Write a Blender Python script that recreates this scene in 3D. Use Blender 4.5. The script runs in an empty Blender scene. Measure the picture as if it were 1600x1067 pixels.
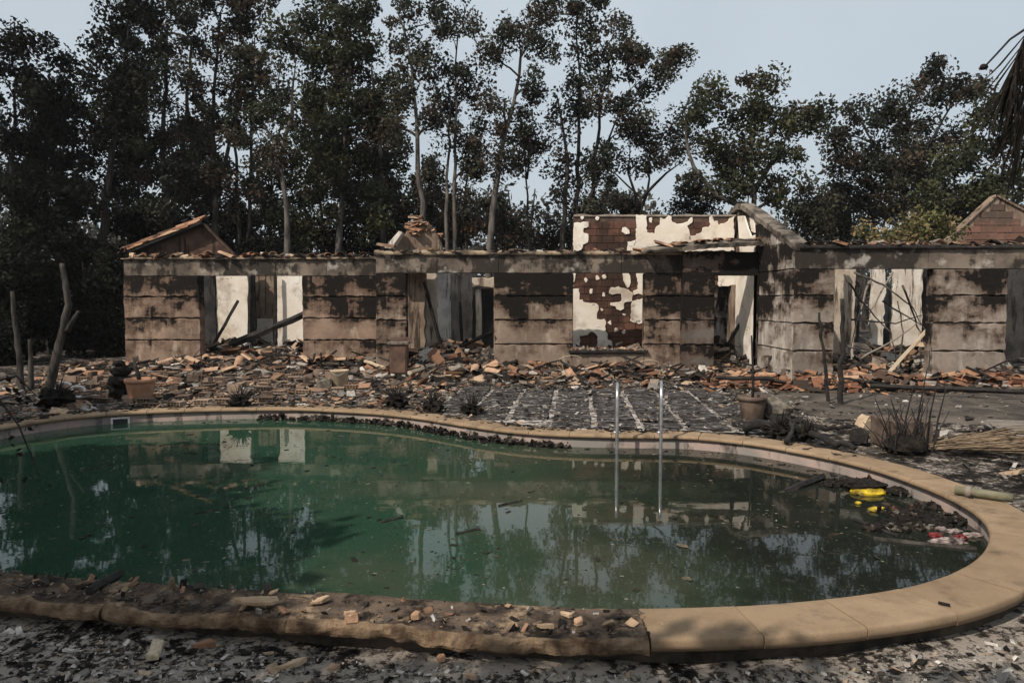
import bpy, bmesh, math, random
import numpy as np
from mathutils import Vector, Matrix, noise as mnoise

random.seed(7)
rng = np.random.default_rng(7)
scene = bpy.context.scene
COL = scene.collection
R = math.radians

# ------------------------------------------------------------------ camera
F = 1120.0                      # focal length in pixels of a 1600 px wide frame
HZ = 470.0                      # horizon row
EYE = 1.7
TH = math.atan((533.5 - HZ) / F)
cam_d = bpy.data.cameras.new('camera')
cam_d.sensor_width = 36.0
cam_d.lens = F * 36.0 / 1600.0
cam_d.clip_start = 0.05
cam_d.clip_end = 2000.0
cam = bpy.data.objects.new('camera', cam_d)
cam.location = (0, 0, EYE)
cam.rotation_euler = (math.pi / 2 - TH, 0, 0)
COL.objects.link(cam)
scene.camera = cam

# ------------------------------------------------------------------ sky and sun
SUN_EL = R(46)
SUN_DIR = Vector((-0.70, -0.71, 0)).normalized() * math.cos(SUN_EL) + Vector((0, 0, math.sin(SUN_EL)))
world = bpy.data.worlds.new('World')
scene.world = world
world.use_nodes = True
wn = world.node_tree
wn.nodes.clear()
w_out = wn.nodes.new('ShaderNodeOutputWorld')
w_bg = wn.nodes.new('ShaderNodeBackground')
w_sky = wn.nodes.new('ShaderNodeTexSky')
w_sky.sky_type = 'NISHITA'
w_sky.sun_disc = False
w_sky.sun_elevation = SUN_EL
w_sky.sun_rotation = math.atan2(SUN_DIR.x, SUN_DIR.y)
w_sky.air_density = 1.0
w_sky.dust_density = 6.0
w_sky.ozone_density = 1.0
w_bg.inputs['Strength'].default_value = 0.10
w_veil = wn.nodes.new('ShaderNodeMix'); w_veil.data_type = 'RGBA'      # an even veil of smoke over the whole sky
w_veil.inputs[0].default_value = 0.66
wn.links.new(w_sky.outputs[0], w_veil.inputs[6])
w_veil.inputs[7].default_value = (8.4, 9.4, 10.1, 1)
w_n = wn.nodes.new('ShaderNodeTexNoise'); w_n.inputs['Scale'].default_value = 1.6; w_n.inputs['Detail'].default_value = 5
w_c = wn.nodes.new('ShaderNodeTexCoord'); wn.links.new(w_c.outputs['Generated'], w_n.inputs['Vector'])
w_r = wn.nodes.new('ShaderNodeMapRange'); wn.links.new(w_n.outputs[0], w_r.inputs[0])
for k_, v_ in ((1, 0.3), (2, 0.7), (3, 0.56), (4, 0.76)): w_r.inputs[k_].default_value = v_
wn.links.new(w_r.outputs[0], w_veil.inputs[0])
wn.links.new(w_veil.outputs[2], w_bg.inputs['Color'])
wn.links.new(w_bg.outputs[0], w_out.inputs['Surface'])
sun_d = bpy.data.lights.new('sun', 'SUN')
sun_d.energy = 5.0
sun_d.angle = R(0.6)
sun_d.color = (1.0, 0.90, 0.78)
sun = bpy.data.objects.new('sun', sun_d)
sun.rotation_euler = (-SUN_DIR).to_track_quat('-Z', 'Y').to_euler()
sun.location = SUN_DIR * 40
COL.objects.link(sun)
scene.view_settings.view_transform = 'Standard'
scene.view_settings.look = 'None'
scene.view_settings.gamma = 1.0
scene.view_settings.exposure = -0.22
scene.view_settings.use_curve_mapping = False
scene.render.engine = 'CYCLES'
scene.cycles.max_bounces = 6
scene.cycles.diffuse_bounces = 3
scene.cycles.glossy_bounces = 3
scene.cycles.transparent_max_bounces = 6

# ------------------------------------------------------------------ picture <-> place
_fw = Vector((0, math.cos(TH), -math.sin(TH)))
_up = Vector((0, math.sin(TH), math.cos(TH)))
def ray(px, py):
    return Vector((1, 0, 0)) * ((px - 800) / F) + _up * (-(py - 533.5) / F) + _fw
def at(px, py, Y):               # the point on a photo ray at depth Y
    d = ray(px, py); t = Y / d.y
    return Vector((0, 0, EYE)) + d * t
def gp(px, py, z=0.0):           # the point on a photo ray at height z
    d = ray(px, py); t = (z - EYE) / d.z
    return Vector((0, 0, EYE)) + d * t
def X_at(px, Y, py=490):
    return at(px, py, Y).x

# ------------------------------------------------------------------ helpers
def tag(o, label=None, cat=None, group=None, kind=None):
    if label: o['label'] = label
    if cat: o['category'] = cat
    if group: o['group'] = group
    if kind: o['kind'] = kind
    return o

def empty(name, loc, label=None, cat=None, group=None):
    e = bpy.data.objects.new(name, None)
    e.empty_display_size = 0.2
    e.location = loc
    COL.objects.link(e)
    tag(e, label, cat, group)
    return e

def link(name, me, mat=None, parent=None, loc=None, rot=None, scale=None):
    o = bpy.data.objects.new(name, me)
    if mat is not None and len(me.materials) == 0:
        me.materials.append(mat)
    if loc is not None: o.location = loc
    if rot is not None: o.rotation_euler = rot
    if scale is not None: o.scale = scale
    COL.objects.link(o)
    if parent is not None:
        o.parent = parent
        if parent.parent is None:
            o.matrix_parent_inverse = Matrix.Translation(-Vector(parent.location))
    return o

def copy_tree(root, loc, rotz=0.0, scale=1.0, label=None, rot=None):
    r = root.copy(); COL.objects.link(r)
    r.location = loc
    r.rotation_euler = rot if rot is not None else (0, 0, rotz)
    r.scale = (scale, scale, scale)
    if label: r['label'] = label
    for ch in root.children:
        c = ch.copy(); COL.objects.link(c); c.parent = r
        for g in ch.children:
            d = g.copy(); COL.objects.link(d); d.parent = c
    return r

class MB:
    def __init__(s): s.v = []; s.f = []
    def add(s, vs, fs):
        b = len(s.v); s.v += [tuple(p) for p in vs]; s.f += [tuple(i + b for i in f) for f in fs]
    def box(s, lo, hi, jit=0.0, xf=None):
        vs = [Vector((x, y, z)) for z in (lo[2], hi[2]) for y in (lo[1], hi[1]) for x in (lo[0], hi[0])]
        if jit: vs = [p + Vector([random.uniform(-jit, jit) for _ in range(3)]) for p in vs]
        if xf: vs = [xf @ p for p in vs]
        s.add(vs, [(0, 2, 3, 1), (4, 5, 7, 6), (0, 1, 5, 4), (2, 6, 7, 3), (0, 4, 6, 2), (1, 3, 7, 5)])
    def tube(s, pts, rad, n=7, cap=True, rough=0.0):
        pts = [Vector(p) for p in pts]
        if not isinstance(rad, (list, tuple)): rad = [rad] * len(pts)
        b = len(s.v); prev = None
        for i, p in enumerate(pts):
            t = (pts[min(i + 1, len(pts) - 1)] - pts[max(i - 1, 0)])
            if t.length < 1e-9: t = Vector((0, 0, 1))
            t.normalize()
            if prev is None:
                a = Vector((0, 0, 1)) if abs(t.z) < 0.9 else Vector((1, 0, 0))
                u = t.cross(a).normalized()
            else:
                u = (prev - t * prev.dot(t))
                u = u.normalized() if u.length > 1e-6 else t.orthogonal().normalized()
            prev = u
            w = t.cross(u)
            for k in range(n):
                a = 2 * math.pi * k / n
                rr = rad[i] * (1 + random.uniform(-rough, rough))
                s.v.append(tuple(p + (u * math.cos(a) + w * math.sin(a)) * rr))
        for i in range(len(pts) - 1):
            for k in range(n):
                k2 = (k + 1) % n
                s.f.append((b + i * n + k, b + i * n + k2, b + (i + 1) * n + k2, b + (i + 1) * n + k))
        if cap:
            s.f.append(tuple(b + k for k in reversed(range(n))))
            e = b + (len(pts) - 1) * n
            s.f.append(tuple(e + k for k in range(n)))
    def lathe(s, c, prof, n=20):
        b = len(s.v)
        for (r, z) in prof:
            for k in range(n):
                a = 2 * math.pi * k / n
                s.v.append((c[0] + r * math.cos(a), c[1] + r * math.sin(a), c[2] + z))
        for i in range(len(prof) - 1):
            for k in range(n):
                k2 = (k + 1) % n
                s.f.append((b + i * n + k, b + i * n + k2, b + (i + 1) * n + k2, b + (i + 1) * n + k))
        s.f.append(tuple(b + k for k in reversed(range(n))))
        e = b + (len(prof) - 1) * n
        s.f.append(tuple(e + k for k in range(n)))
    def slab(s, outline, depth, fr, bev=0.01):
        """outline of (u,v); fr(u,v,w) places it, w = outward; back at w=0, face at w=depth"""
        n = len(outline)
        cu = sum(p[0] for p in outline) / n; cv = sum(p[1] for p in outline) / n
        back, mid, front = [], [], []
        for i, (u, v) in enumerate(outline):
            a = outline[i - 1]; c = outline[(i + 1) % n]
            tx, ty = c[0] - a[0], c[1] - a[1]
            L = math.hypot(tx, ty) or 1
            nx, ny = -ty / L, tx / L
            if (cu - u) * nx + (cv - v) * ny < 0 and n < 14: nx, ny = -nx, -ny
            back.append(fr(u, v, 0)); mid.append(fr(u, v, depth - bev))
            front.append(fr(u + nx * bev, v + ny * bev, depth))
        b = len(s.v)
        s.v += [tuple(p) for p in back + mid + front]
        s.f.append(tuple(b + i for i in range(n)))
        s.f.append(tuple(b + 2 * n + i for i in range(n)))
        for i in range(n):
            j = (i + 1) % n
            s.f.append((b + i, b + j, b + n + j, b + n + i))
            s.f.append((b + n + i, b + n + j, b + 2 * n + j, b + 2 * n + i))
    def mesh(s, name, smooth=False, fix=True):
        me = bpy.data.meshes.new(name)
        me.from_pydata(s.v, [], s.f)
        if fix:
            bm = bmesh.new(); bm.from_mesh(me)
            bmesh.ops.recalc_face_normals(bm, faces=bm.faces)
            bm.to_mesh(me); bm.free()
        if smooth:
            me.polygons.foreach_set('use_smooth', [True] * len(me.polygons))
        me.update()
        return me
    def build(s, name, mat, parent=None, smooth=False, loc=None):
        return link(name, s.mesh(name, smooth), mat, parent, loc)

def np_mesh(name, V, Fc, col=None, smooth=False):
    me = bpy.data.meshes.new(name)
    n, k = Fc.shape
    me.vertices.add(len(V)); me.vertices.foreach_set('co', V.astype(np.float32).ravel())
    me.loops.add(n * k); me.loops.foreach_set('vertex_index', Fc.astype(np.int32).ravel())
    me.polygons.add(n)
    me.polygons.foreach_set('loop_start', np.arange(0, n * k, k, dtype=np.int32))
    me.polygons.foreach_set('loop_total', np.full(n, k, dtype=np.int32))
    me.polygons.foreach_set('use_smooth', np.full(n, bool(smooth)))
    if col is not None:
        a = me.color_attributes.new('tint', 'FLOAT_COLOR', 'POINT')
        c4 = np.ones((len(V), 4), dtype=np.float32); c4[:, :3] = col
        a.data.foreach_set('color', c4.ravel())
    me.update(calc_edges=True)
    return me

def fnoise(p, sc=1.0, seed=0.0):
    return mnoise.noise(Vector((p[0] * sc + seed, p[1] * sc - seed, p[2] * sc + 2 * seed)))

def outline_rect(u0, u1, v0, v1, step=0.18, jit=0.008, chip=0.0):
    pts = []
    def edge(a, b):
        L = math.hypot(b[0] - a[0], b[1] - a[1]); k = max(1, int(L / step))
        for i in range(k):
            t = i / k
            j = jit * (0.6 if i == 0 else 1.0)
            pts.append((a[0] + (b[0] - a[0]) * t + random.uniform(-j, j), a[1] + (b[1] - a[1]) * t + random.uniform(-j, j)))
    edge((u0, v0), (u1, v0)); edge((u1, v0), (u1, v1)); edge((u1, v1), (u0, v1)); edge((u0, v1), (u0, v0))
    if chip:
        for _ in range(2):
            i = random.randrange(len(pts)); p = pts[i]
            cu, cv = (u0 + u1) / 2, (v0 + v1) / 2
            pts[i] = (p[0] + (cu - p[0]) * chip * random.random(), p[1] + (cv - p[1]) * chip * random.random())
    return pts

# ------------------------------------------------------------------ materials
class N:
    def __init__(s, name):
        s.m = bpy.data.materials.new(name); s.m.use_nodes = True
        s.t = s.m.node_tree; s.t.nodes.clear()
        s.out = s.n('ShaderNodeOutputMaterial'); s.b = s.n('ShaderNodeBsdfPrincipled')
        s.t.links.new(s.b.outputs[0], s.out.inputs['Surface'])
        s.pos = s.n('ShaderNodeNewGeometry').outputs['Position']
    def n(s, t): return s.t.nodes.new(t)
    def set(s, sock, v):
        if hasattr(v, 'node'): s.t.links.new(v, sock)
        elif isinstance(v, (tuple, list)) and len(v) == 3 and len(sock.default_value) == 4: sock.default_value = (*v, 1)
        else: sock.default_value = v
    def noise(s, scale, detail=6, rough=0.6, vec=None, stretch=None, off=None):
        v = vec or s.pos
        if stretch or off:
            mp = s.n('ShaderNodeMapping'); s.t.links.new(v, mp.inputs[0])
            if stretch: mp.inputs['Scale'].default_value = stretch
            if off: mp.inputs['Location'].default_value = off
            v = mp.outputs[0]
        nd = s.n('ShaderNodeTexNoise'); s.t.links.new(v, nd.inputs['Vector'])
        nd.inputs['Scale'].default_value = scale; nd.inputs['Detail'].default_value = detail; nd.inputs['Roughness'].default_value = rough
        return nd.outputs[0]
    def voro(s, scale, feature='DISTANCE_TO_EDGE', vec=None):
        nd = s.n('ShaderNodeTexVoronoi'); nd.feature = feature
        s.t.links.new(vec or s.pos, nd.inputs['Vector']); nd.inputs['Scale'].default_value = scale
        return nd.outputs[0]
    def ramp(s, fac, a, b, lo=0.0, hi=1.0):
        r = s.n('ShaderNodeMapRange'); r.interpolation_type = 'SMOOTHSTEP'
        s.t.links.new(fac, r.inputs[0]); r.inputs[1].default_value = a; r.inputs[2].default_value = b
        r.inputs[3].default_value = lo; r.inputs[4].default_value = hi
        return r.outputs[0]
    def math(s, op, a, b=0.0):
        m = s.n('ShaderNodeMath'); m.operation = op; s.set(m.inputs[0], a); s.set(m.inputs[1], b)
        return m.outputs[0]
    def mix(s, fac, a, b, mode='MIX'):
        m = s.n('ShaderNodeMix'); m.data_type = 'RGBA'; m.blend_type = mode
        s.set(m.inputs[0], fac); s.set(m.inputs[6], a); s.set(m.inputs[7], b)
        return m.outputs[2]
    def z(s):
        sp = s.n('ShaderNodeSeparateXYZ'); s.t.links.new(s.pos, sp.inputs[0]); return sp.outputs[2]
    def attr(s, nm='tint'):
        a = s.n('ShaderNodeAttribute'); a.attribute_name = nm; return a.outputs['Color']
    def rnd(s): return s.n('ShaderNodeObjectInfo').outputs['Random']
    def bump(s, h, strength=0.4, dist=0.02):
        b = s.n('ShaderNodeBump'); b.inputs['Strength'].default_value = strength; b.inputs['Distance'].default_value = dist
        s.t.links.new(h, b.inputs['Height']); s.t.links.new(b.outputs[0], s.b.inputs['Normal'])
    def done(s, col, rough=0.9, spec=0.2, **kw):
        s.set(s.b.inputs['Base Color'], col); s.set(s.b.inputs['Roughness'], rough)
        s.b.inputs['Specular IOR Level'].default_value = spec
        for k, v in kw.items(): s.set(s.b.inputs[k], v)
        return s.m

def sooty(name, c1, c2, bias=0.0,  pale=(0.36, 0.33, 0.29), palebias=0.0, off=(0, 0, 0)):
    q = N(name)
    n1 = q.noise(1.1, 7, 0.62, off=off)
    col = q.mix(q.ramp(n1, 0.36, 0.64), c1, c2)
    n2 = q.noise(9, 5, 0.7)
    col = q.mix(q.ramp(n2, 0.3, 0.75, 0.0, 0.35), col, (0.11, 0.095, 0.085))
    # pale streaks where soot has burnt away
    st = q.noise(1.6, 6, 0.65, stretch=(2.2, 2.2, 0.7), off=(off[0] + 4, 2, 1))
    col = q.mix(q.ramp(st, 0.56 - palebias, 0.74 - palebias, 0, 0.75), col, pale)
    # soot: blotches that start at every horizontal joint and run down
    fr = q.math('FRACT', q.math('DIVIDE', q.math('ADD', q.z(), 0.497), 0.575))
    sn = q.noise(1.5, 9, 0.66, stretch=(1.0, 1.0, 1.5), off=(off[0], 7, 3))
    dr = q.noise(5.5, 5, 0.6, stretch=(1.8, 1.8, 0.3), off=(off[0] + 2, 1, 8))
    vo = q.n('ShaderNodeTexVoronoi'); vo.distance = 'CHEBYCHEV'; vo.inputs['Scale'].default_value = 2.3; vo.inputs['Randomness'].default_value = 0.55
    q.t.links.new(q.pos, vo.inputs['Vector'])
    cell = q.n('ShaderNodeSeparateColor'); q.t.links.new(vo.outputs['Color'], cell.inputs[0])
    sm = q.math('ADD', q.math('MULTIPLY', sn, 0.72), q.math('MULTIPLY', dr, 0.20))
    sm = q.math('ADD', sm, q.math('MULTIPLY', cell.outputs[0], 0.085))
    sm = q.math('ADD', sm, q.math('MULTIPLY', q.math('SUBTRACT', fr, 0.55), 0.085))
    sm = q.math('ADD', sm, q.math('MULTIPLY', q.math('SUBTRACT', q.rnd(), 0.5), 0.06))
    sm = q.math('ADD', sm, q.ramp(q.z(), 0.4, 2.3, -0.07, 0.05))
    col = q.mix(q.ramp(sm, 0.38 - bias, 0.50 - bias, 0, 0.8), col, (0.085, 0.055, 0.040))
    col = q.mix(q.ramp(sm, 0.488 - bias, 0.545 - bias, 0, 0.97), col, (0.009, 0.008, 0.007))
    q.bump(q.noise(22, 8, 0.7), 0.35, 0.02)
    return q.done(col, 0.92, 0.12)

M = {}
M['wall_brown'] = sooty('burnt_render_brown', (0.18, 0.122, 0.09), (0.31, 0.22, 0.163), 0.0, (0.42, 0.34, 0.26), 0.03)
M['wall_mid'] = sooty('burnt_render_grey_brown', (0.175, 0.13, 0.10), (0.30, 0.23, 0.175), 0.0, (0.42, 0.36, 0.30), 0.03, (11, 0, 0))
M['wall_dark'] = sooty('burnt_render_dark', (0.10, 0.09, 0.08), (0.15, 0.13, 0.115), 0.05, (0.2, 0.18, 0.16), -0.02, (5, 0, 0))
M['wall_grey'] = sooty('burnt_render_grey', (0.19, 0.16, 0.136), (0.29, 0.245, 0.205), -0.025, (0.42, 0.38, 0.34), 0.03, (23, 0, 0))
M['wall_side'] = sooty('burnt_render_pale', (0.30, 0.27, 0.24), (0.42, 0.38, 0.33), -0.01, (0.62, 0.58, 0.52), 0.06, (31, 0, 0))
def concrete():
    q = N('band_concrete')
    col = q.mix(q.ramp(q.noise(1.3, 7), 0.35, 0.65), (0.085, 0.07, 0.058), (0.22, 0.18, 0.145))
    s = q.noise(0.9, 9, 0.66, off=(3, 0, 9))
    dz = q.noise(5.0, 6, 0.65, stretch=(1.5, 1.5, 0.4))
    s = q.math('ADD', q.math('MULTIPLY', s, 0.8), q.math('MULTIPLY', dz, 0.2))
    col = q.mix(q.ramp(s, 0.475, 0.54, 0, 0.92), col, (0.028, 0.024, 0.021))
    col = q.mix(q.ramp(q.noise(2.4, 7, 0.6, off=(9, 1, 1)), 0.56, 0.68, 0, 0.7), col, (0.42, 0.39, 0.35))
    q.bump(q.noise(18, 8, 0.7), 0.4, 0.02)
    return q.done(col, 0.92, 0.12)
M['band'] = concrete()
def cap():
    q = N('broken_cap_mortar')
    col = q.mix(q.ramp(q.noise(2.2, 7), 0.38, 0.62), (0.07, 0.055, 0.043), (0.34, 0.265, 0.19))
    col = q.mix(q.ramp(q.noise(1.2, 6, off=(5, 5, 5)), 0.56, 0.66, 0, 0.9), col, (0.03, 0.026, 0.022))
    q.bump(q.noise(14, 8, 0.7), 0.7, 0.04)
    return q.done(col, 0.95, 0.1)
M['cap'] = cap()
def white_plaster():
    q = N('cracked_white_plaster')
    col = q.mix(q.ramp(q.noise(1.5, 6), 0.35, 0.7), (0.70, 0.62, 0.52), (0.80, 0.76, 0.69))
    warp = q.n('ShaderNodeVectorMath'); warp.operation = 'ADD'
    ns = q.n('ShaderNodeTexNoise'); ns.inputs['Scale'].default_value = 2.5; ns.inputs['Detail'].default_value = 4
    q.t.links.new(q.pos, ns.inputs['Vector'])
    q.t.links.new(q.pos, warp.inputs[0]); q.t.links.new(ns.outputs['Color'], warp.inputs[1])
    cr = q.voro(1.35, vec=warp.outputs[0])
    crk = q.math('MULTIPLY', q.ramp(cr, 0.0, 0.016, 1.0, 0.0), q.ramp(q.noise(1.7, 4, off=(7, 7, 7)), 0.45, 0.6, 0.0, 0.85))
    col = q.mix(crk, col, (0.07, 0.055, 0.045))
    col = q.mix(q.ramp(q.noise(1.1, 7, 0.65, off=(2, 2, 2)), 0.48, 0.68, 0, 0.7), col, (0.30, 0.235, 0.18))
    q.bump(q.math('ADD', q.noise(12, 6), q.math('MULTIPLY', crk, -1.5)), 0.35, 0.02)
    return q.done(col, 0.9, 0.15)
M['white'] = white_plaster()
def streaked(name, a, b, dark):
    q = N(name)
    col = q.mix(q.ramp(q.noise(1.8, 6, 0.6), 0.35, 0.65), a, b)
    col = q.mix(q.ramp(q.noise(1.5, 7, 0.65, stretch=(5, 5, 0.6)), 0.52, 0.62, 0, 0.9), col, dark)
    q.bump(q.noise(14, 8, 0.7), 0.6, 0.03)
    return q.done(col, 0.93, 0.12)
M['streak_tan'] = streaked('streaked_plaster_tan', (0.38, 0.31, 0.24), (0.55, 0.48, 0.40), (0.10, 0.07, 0.05))
M['streak_brown'] = streaked('streaked_plaster_brown', (0.17, 0.12, 0.09), (0.27, 0.21, 0.16), (0.035, 0.025, 0.02))
M['streak_dark'] = streaked('scorched_masonry', (0.06, 0.038, 0.029), (0.125, 0.08, 0.06), (0.02, 0.016, 0.014))
M['streak_white'] = streaked('streaked_plaster_white', (0.48, 0.42, 0.35), (0.66, 0.61, 0.54), (0.12, 0.088, 0.066))
M['streak_black'] = streaked('soot_black_plaster', (0.025, 0.024, 0.024), (0.06, 0.056, 0.054), (0.012, 0.011, 0.011))
M['streak_blue'] = streaked('grey_blue_plaster', (0.07, 0.073, 0.078), (0.13, 0.135, 0.14), (0.02, 0.02, 0.02))
def brick(name, a, b, dark, amount):
    q = N(name)
    col = q.mix(q.rnd(), a, b)
    col = q.mix(q.ramp(q.noise(7, 6), 0.35, 0.75, 0, 0.5), col, dark)
    col = q.mix(q.ramp(q.noise(0.9, 6, 0.6), 0.5 - amount, 0.62 - amount, 0, 0.85), col, dark)
    q.bump(q.noise(26, 7, 0.7), 0.5, 0.015)
    return q.done(col, 0.92, 0.12)
M['brick_red'] = brick('scorched_red_brick', (0.10, 0.053, 0.039), (0.155, 0.078, 0.056), (0.04, 0.026, 0.021), 0.05)
M['brick_gable'] = brick('weathered_gable_brick', (0.13, 0.072, 0.055), (0.21, 0.11, 0.082), (0.085, 0.065, 0.053), 0.05)
M['brick_tan'] = brick('hollow_clay_brick', (0.22, 0.15, 0.108), (0.35, 0.26, 0.195), (0.055, 0.042, 0.035), 0.05)
M['tile'] = brick('terracotta_tile', (0.22, 0.11, 0.066), (0.34, 0.195, 0.12), (0.045, 0.032, 0.025), 0.03)
M['tile_pale'] = brick('pale_terracotta_tile', (0.38, 0.225, 0.14), (0.46, 0.32, 0.22), (0.10, 0.06, 0.045), -0.04)
def simple(name, a, b, sc=6.0, rough=0.9, bump=0.4, spec=0.2, dist=0.02, stretch=None, **kw):
    q = N(name)
    col = q.mix(q.ramp(q.noise(sc, 7, 0.65, stretch=stretch), 0.34, 0.68), a, b)
    if bump: q.bump(q.noise(sc * 3, 8, 0.7, stretch=stretch), bump, dist)
    return q.done(col, rough, spec, **kw)
M['mortar'] = simple('mortar', (0.16, 0.13, 0.11), (0.30, 0.26, 0.22), 4)
M['mortar_dark'] = simple('sooty_mortar', (0.06, 0.042, 0.034), (0.12, 0.08, 0.06), 4)
M['char'] = simple('charred_wood', (0.010, 0.009, 0.009), (0.035, 0.031, 0.028), 9, 0.85, 0.9, 0.3, 0.03)
M['char_soft'] = simple('charred_plant_matter', (0.009, 0.008, 0.008), (0.03, 0.025, 0.02), 15, 0.95, 0.8, 0.1, 0.03)
M['wood_pale'] = simple('bare_pale_wood', (0.38, 0.30, 0.21), (0.55, 0.46, 0.34), 5, 0.85, 0.4, stretch=(6, 6, 1))
M['wood_grey'] = simple('weathered_grey_wood', (0.15, 0.13, 0.11), (0.28, 0.25, 0.215), 5, 0.88, 0.5, stretch=(1, 8, 8))
M['bark'] = simple('grey_bark', (0.055, 0.049, 0.043), (0.16, 0.145, 0.13), 4, 0.95, 0.9, 0.1, 0.04, stretch=(2, 2, 0.5))
M['bark_dark'] = simple('scorched_bark', (0.018, 0.016, 0.015), (0.07, 0.062, 0.055), 4, 0.95, 0.9, 0.1, 0.04, stretch=(2, 2, 0.5))
M['steel'] = simple('stainless_steel', (0.42, 0.41, 0.40), (0.66, 0.66, 0.66), 8, 0.36, 0.05, 0.5, Metallic=0.95)
M['pot'] = simple('terracotta_pot', (0.30, 0.155, 0.09), (0.42, 0.24, 0.15), 5, 0.85, 0.3)
M['pot_brown'] = simple('sooty_brown_pot', (0.07, 0.05, 0.04), (0.15, 0.11, 0.085), 6, 0.85, 0.3)
M['pot_black'] = simple('black_plastic', (0.012, 0.012, 0.013), (0.03, 0.03, 0.03), 6, 0.55, 0.2, 0.4)
M['cabinet'] = simple('scorched_metal_cabinet', (0.06, 0.035, 0.026), (0.14, 0.08, 0.055), 4, 0.6, 0.3, 0.4)
M['bucket'] = simple('tan_bucket', (0.36, 0.27, 0.18), (0.52, 0.42, 0.30), 5, 0.8, 0.3)
M['rock'] = simple('sooty_rock', (0.07, 0.062, 0.052), (0.24, 0.21, 0.17), 7, 0.95, 0.8, 0.1, 0.04)
M['sandstone_flake'] = simple('sandstone_flake', (0.34, 0.24, 0.155), (0.52, 0.39, 0.27), 8, 0.95, 0.6, 0.1)
M['sandstone_face'] = simple('broken_sandstone_face', (0.085, 0.052, 0.035), (0.33, 0.235, 0.15), 6, 0.95, 1.0, 0.1, 0.04)
M['gable_stone'] = simple('sooty_gable_coping', (0.025, 0.022, 0.020), (0.24, 0.205, 0.17), 2.4, 0.95, 0.8, 0.1, 0.03)
M['bark_snag'] = simple('scorched_grey_bark', (0.03, 0.027, 0.024), (0.095, 0.085, 0.075), 4, 0.95, 0.9, 0.1, 0.04, stretch=(2, 2, 0.5))
M['olive_pole'] = simple('olive_painted_pole', (0.10, 0.095, 0.06), (0.19, 0.175, 0.115), 6, 0.6, 0.2, 0.35)
M['yellow'] = simple('yellow_foam', (0.14, 0.095, 0.012), (0.70, 0.50, 0.03), 16, 0.6, 0.4, 0.3)
M['red_plastic'] = simple('red_plastic', (0.10, 0.010, 0.011), (0.22, 0.016, 0.018), 12, 0.45, 0.2, 0.4)
M['pink_plastic'] = simple('melted_pale_plastic', (0.045, 0.036, 0.034), (0.38, 0.31, 0.29), 18, 0.4, 0.3, 0.4)
M['shell'] = simple('pool_shell_concrete', (0.028, 0.024, 0.02), (0.09, 0.07, 0.055), 5, 0.95, 0.7, 0.1, 0.03)
M['reed'] = simple('dry_reed', (0.09, 0.065, 0.045), (0.24, 0.18, 0.12), 9, 0.9, 0.2)
M['rubber_white'] = simple('pale_debris', (0.5, 0.48, 0.45), (0.68, 0.66, 0.62), 9, 0.8, 0.2)

def coping_mat():
    q = N('tan_coping_stone')
    col = q.mix(q.rnd(), (0.25, 0.178, 0.112), (0.31, 0.225, 0.145))
    col = q.mix(q.ramp(q.noise(3, 7, 0.65), 0.4, 0.7, 0, 0.6), col, (0.16, 0.108, 0.068))
    col = q.mix(q.ramp(q.noise(40, 4, 0.7), 0.58, 0.72, 0, 0.5), col, (0.20, 0.13, 0.08))
    col = q.mix(q.ramp(q.noise(2.1, 8, 0.7, off=(3, 3, 0)), 0.53, 0.68, 0, 0.7), col, (0.075, 0.056, 0.043))
    col = q.mix(q.ramp(q.noise(130, 3, 0.7), 0.56, 0.66, 0, 0.4), col, (0.12, 0.08, 0.05))
    col = q.mix(q.ramp(q.noise(9, 7, 0.75, off=(1, 5, 0)), 0.62, 0.70, 0, 0.55), col, (0.42, 0.35, 0.27))
    q.bump(q.noise(70, 6, 0.75), 0.5, 0.006)
    return q.done(col, 0.88, 0.15)
M['coping'] = coping_mat()
def coping_burnt():
    q = N('scorched_coping_stone')
    col = q.mix(q.ramp(q.noise(5, 8, 0.65), 0.36, 0.64), (0.04, 0.031, 0.026), (0.16, 0.118, 0.088))
    col = q.mix(q.ramp(q.noise(3.3, 8, 0.7, off=(8, 1, 0)), 0.52, 0.64, 0, 0.85), col, (0.40, 0.29, 0.185))
    col = q.mix(q.ramp(q.noise(6.5, 8, 0.7, off=(1, 8, 0)), 0.53, 0.61, 0, 0.9), col, (0.014, 0.012, 0.011))
    q.bump(q.noise(24, 9, 0.75), 0.9, 0.025)
    return q.done(col, 0.95, 0.1)
M['coping_burnt'] = coping_burnt()
def ash_ground():
    q = N('ash_covered_ground')
    a = q.noise(2.6, 10, 0.68); b = q.noise(0.55, 6, 0.6, off=(4, 9, 0)); c = q.noise(13, 8, 0.72)
    col = q.mix(q.ramp(a, 0.36, 0.60), (0.022, 0.02, 0.019), (0.115, 0.098, 0.085))
    sx = q.n('ShaderNodeSeparateXYZ'); q.t.links.new(q.pos, sx.inputs[0])
    near = q.ramp(sx.outputs[1], 3.9, 5.2, 1.0, 0.0)       # pale ash before the pool, its colour lifted to make up for shade
    am = q.math('ADD', q.math('MULTIPLY', c, 0.55), q.math('MULTIPLY', a, 0.45))
    am = q.math('ADD', am, q.math('MULTIPLY', near, 0.065))
    fine = q.noise(30, 9, 0.78)
    am = q.math('ADD', am, q.math('MULTIPLY', q.math('SUBTRACT', fine, 0.5), 0.42))
    col = q.mix(q.ramp(am, 0.53, 0.585, 0, 0.92), col, (0.56, 0.49, 0.42))
    col = q.mix(q.ramp(am, 0.50, 0.45, 0, 0.85), col, (0.012, 0.011, 0.010))
    col = q.mix(q.ramp(b, 0.55, 0.68, 0, 0.5), col, (0.13, 0.085, 0.055))
    q.bump(q.math('ADD', q.math('MULTIPLY', a, 1.2), q.math('ADD', c, q.math('MULTIPLY', fine, 0.5))), 1.0, 0.07)
    return q.done(col, 0.97, 0.05)
M['ground'] = ash_ground()
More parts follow.
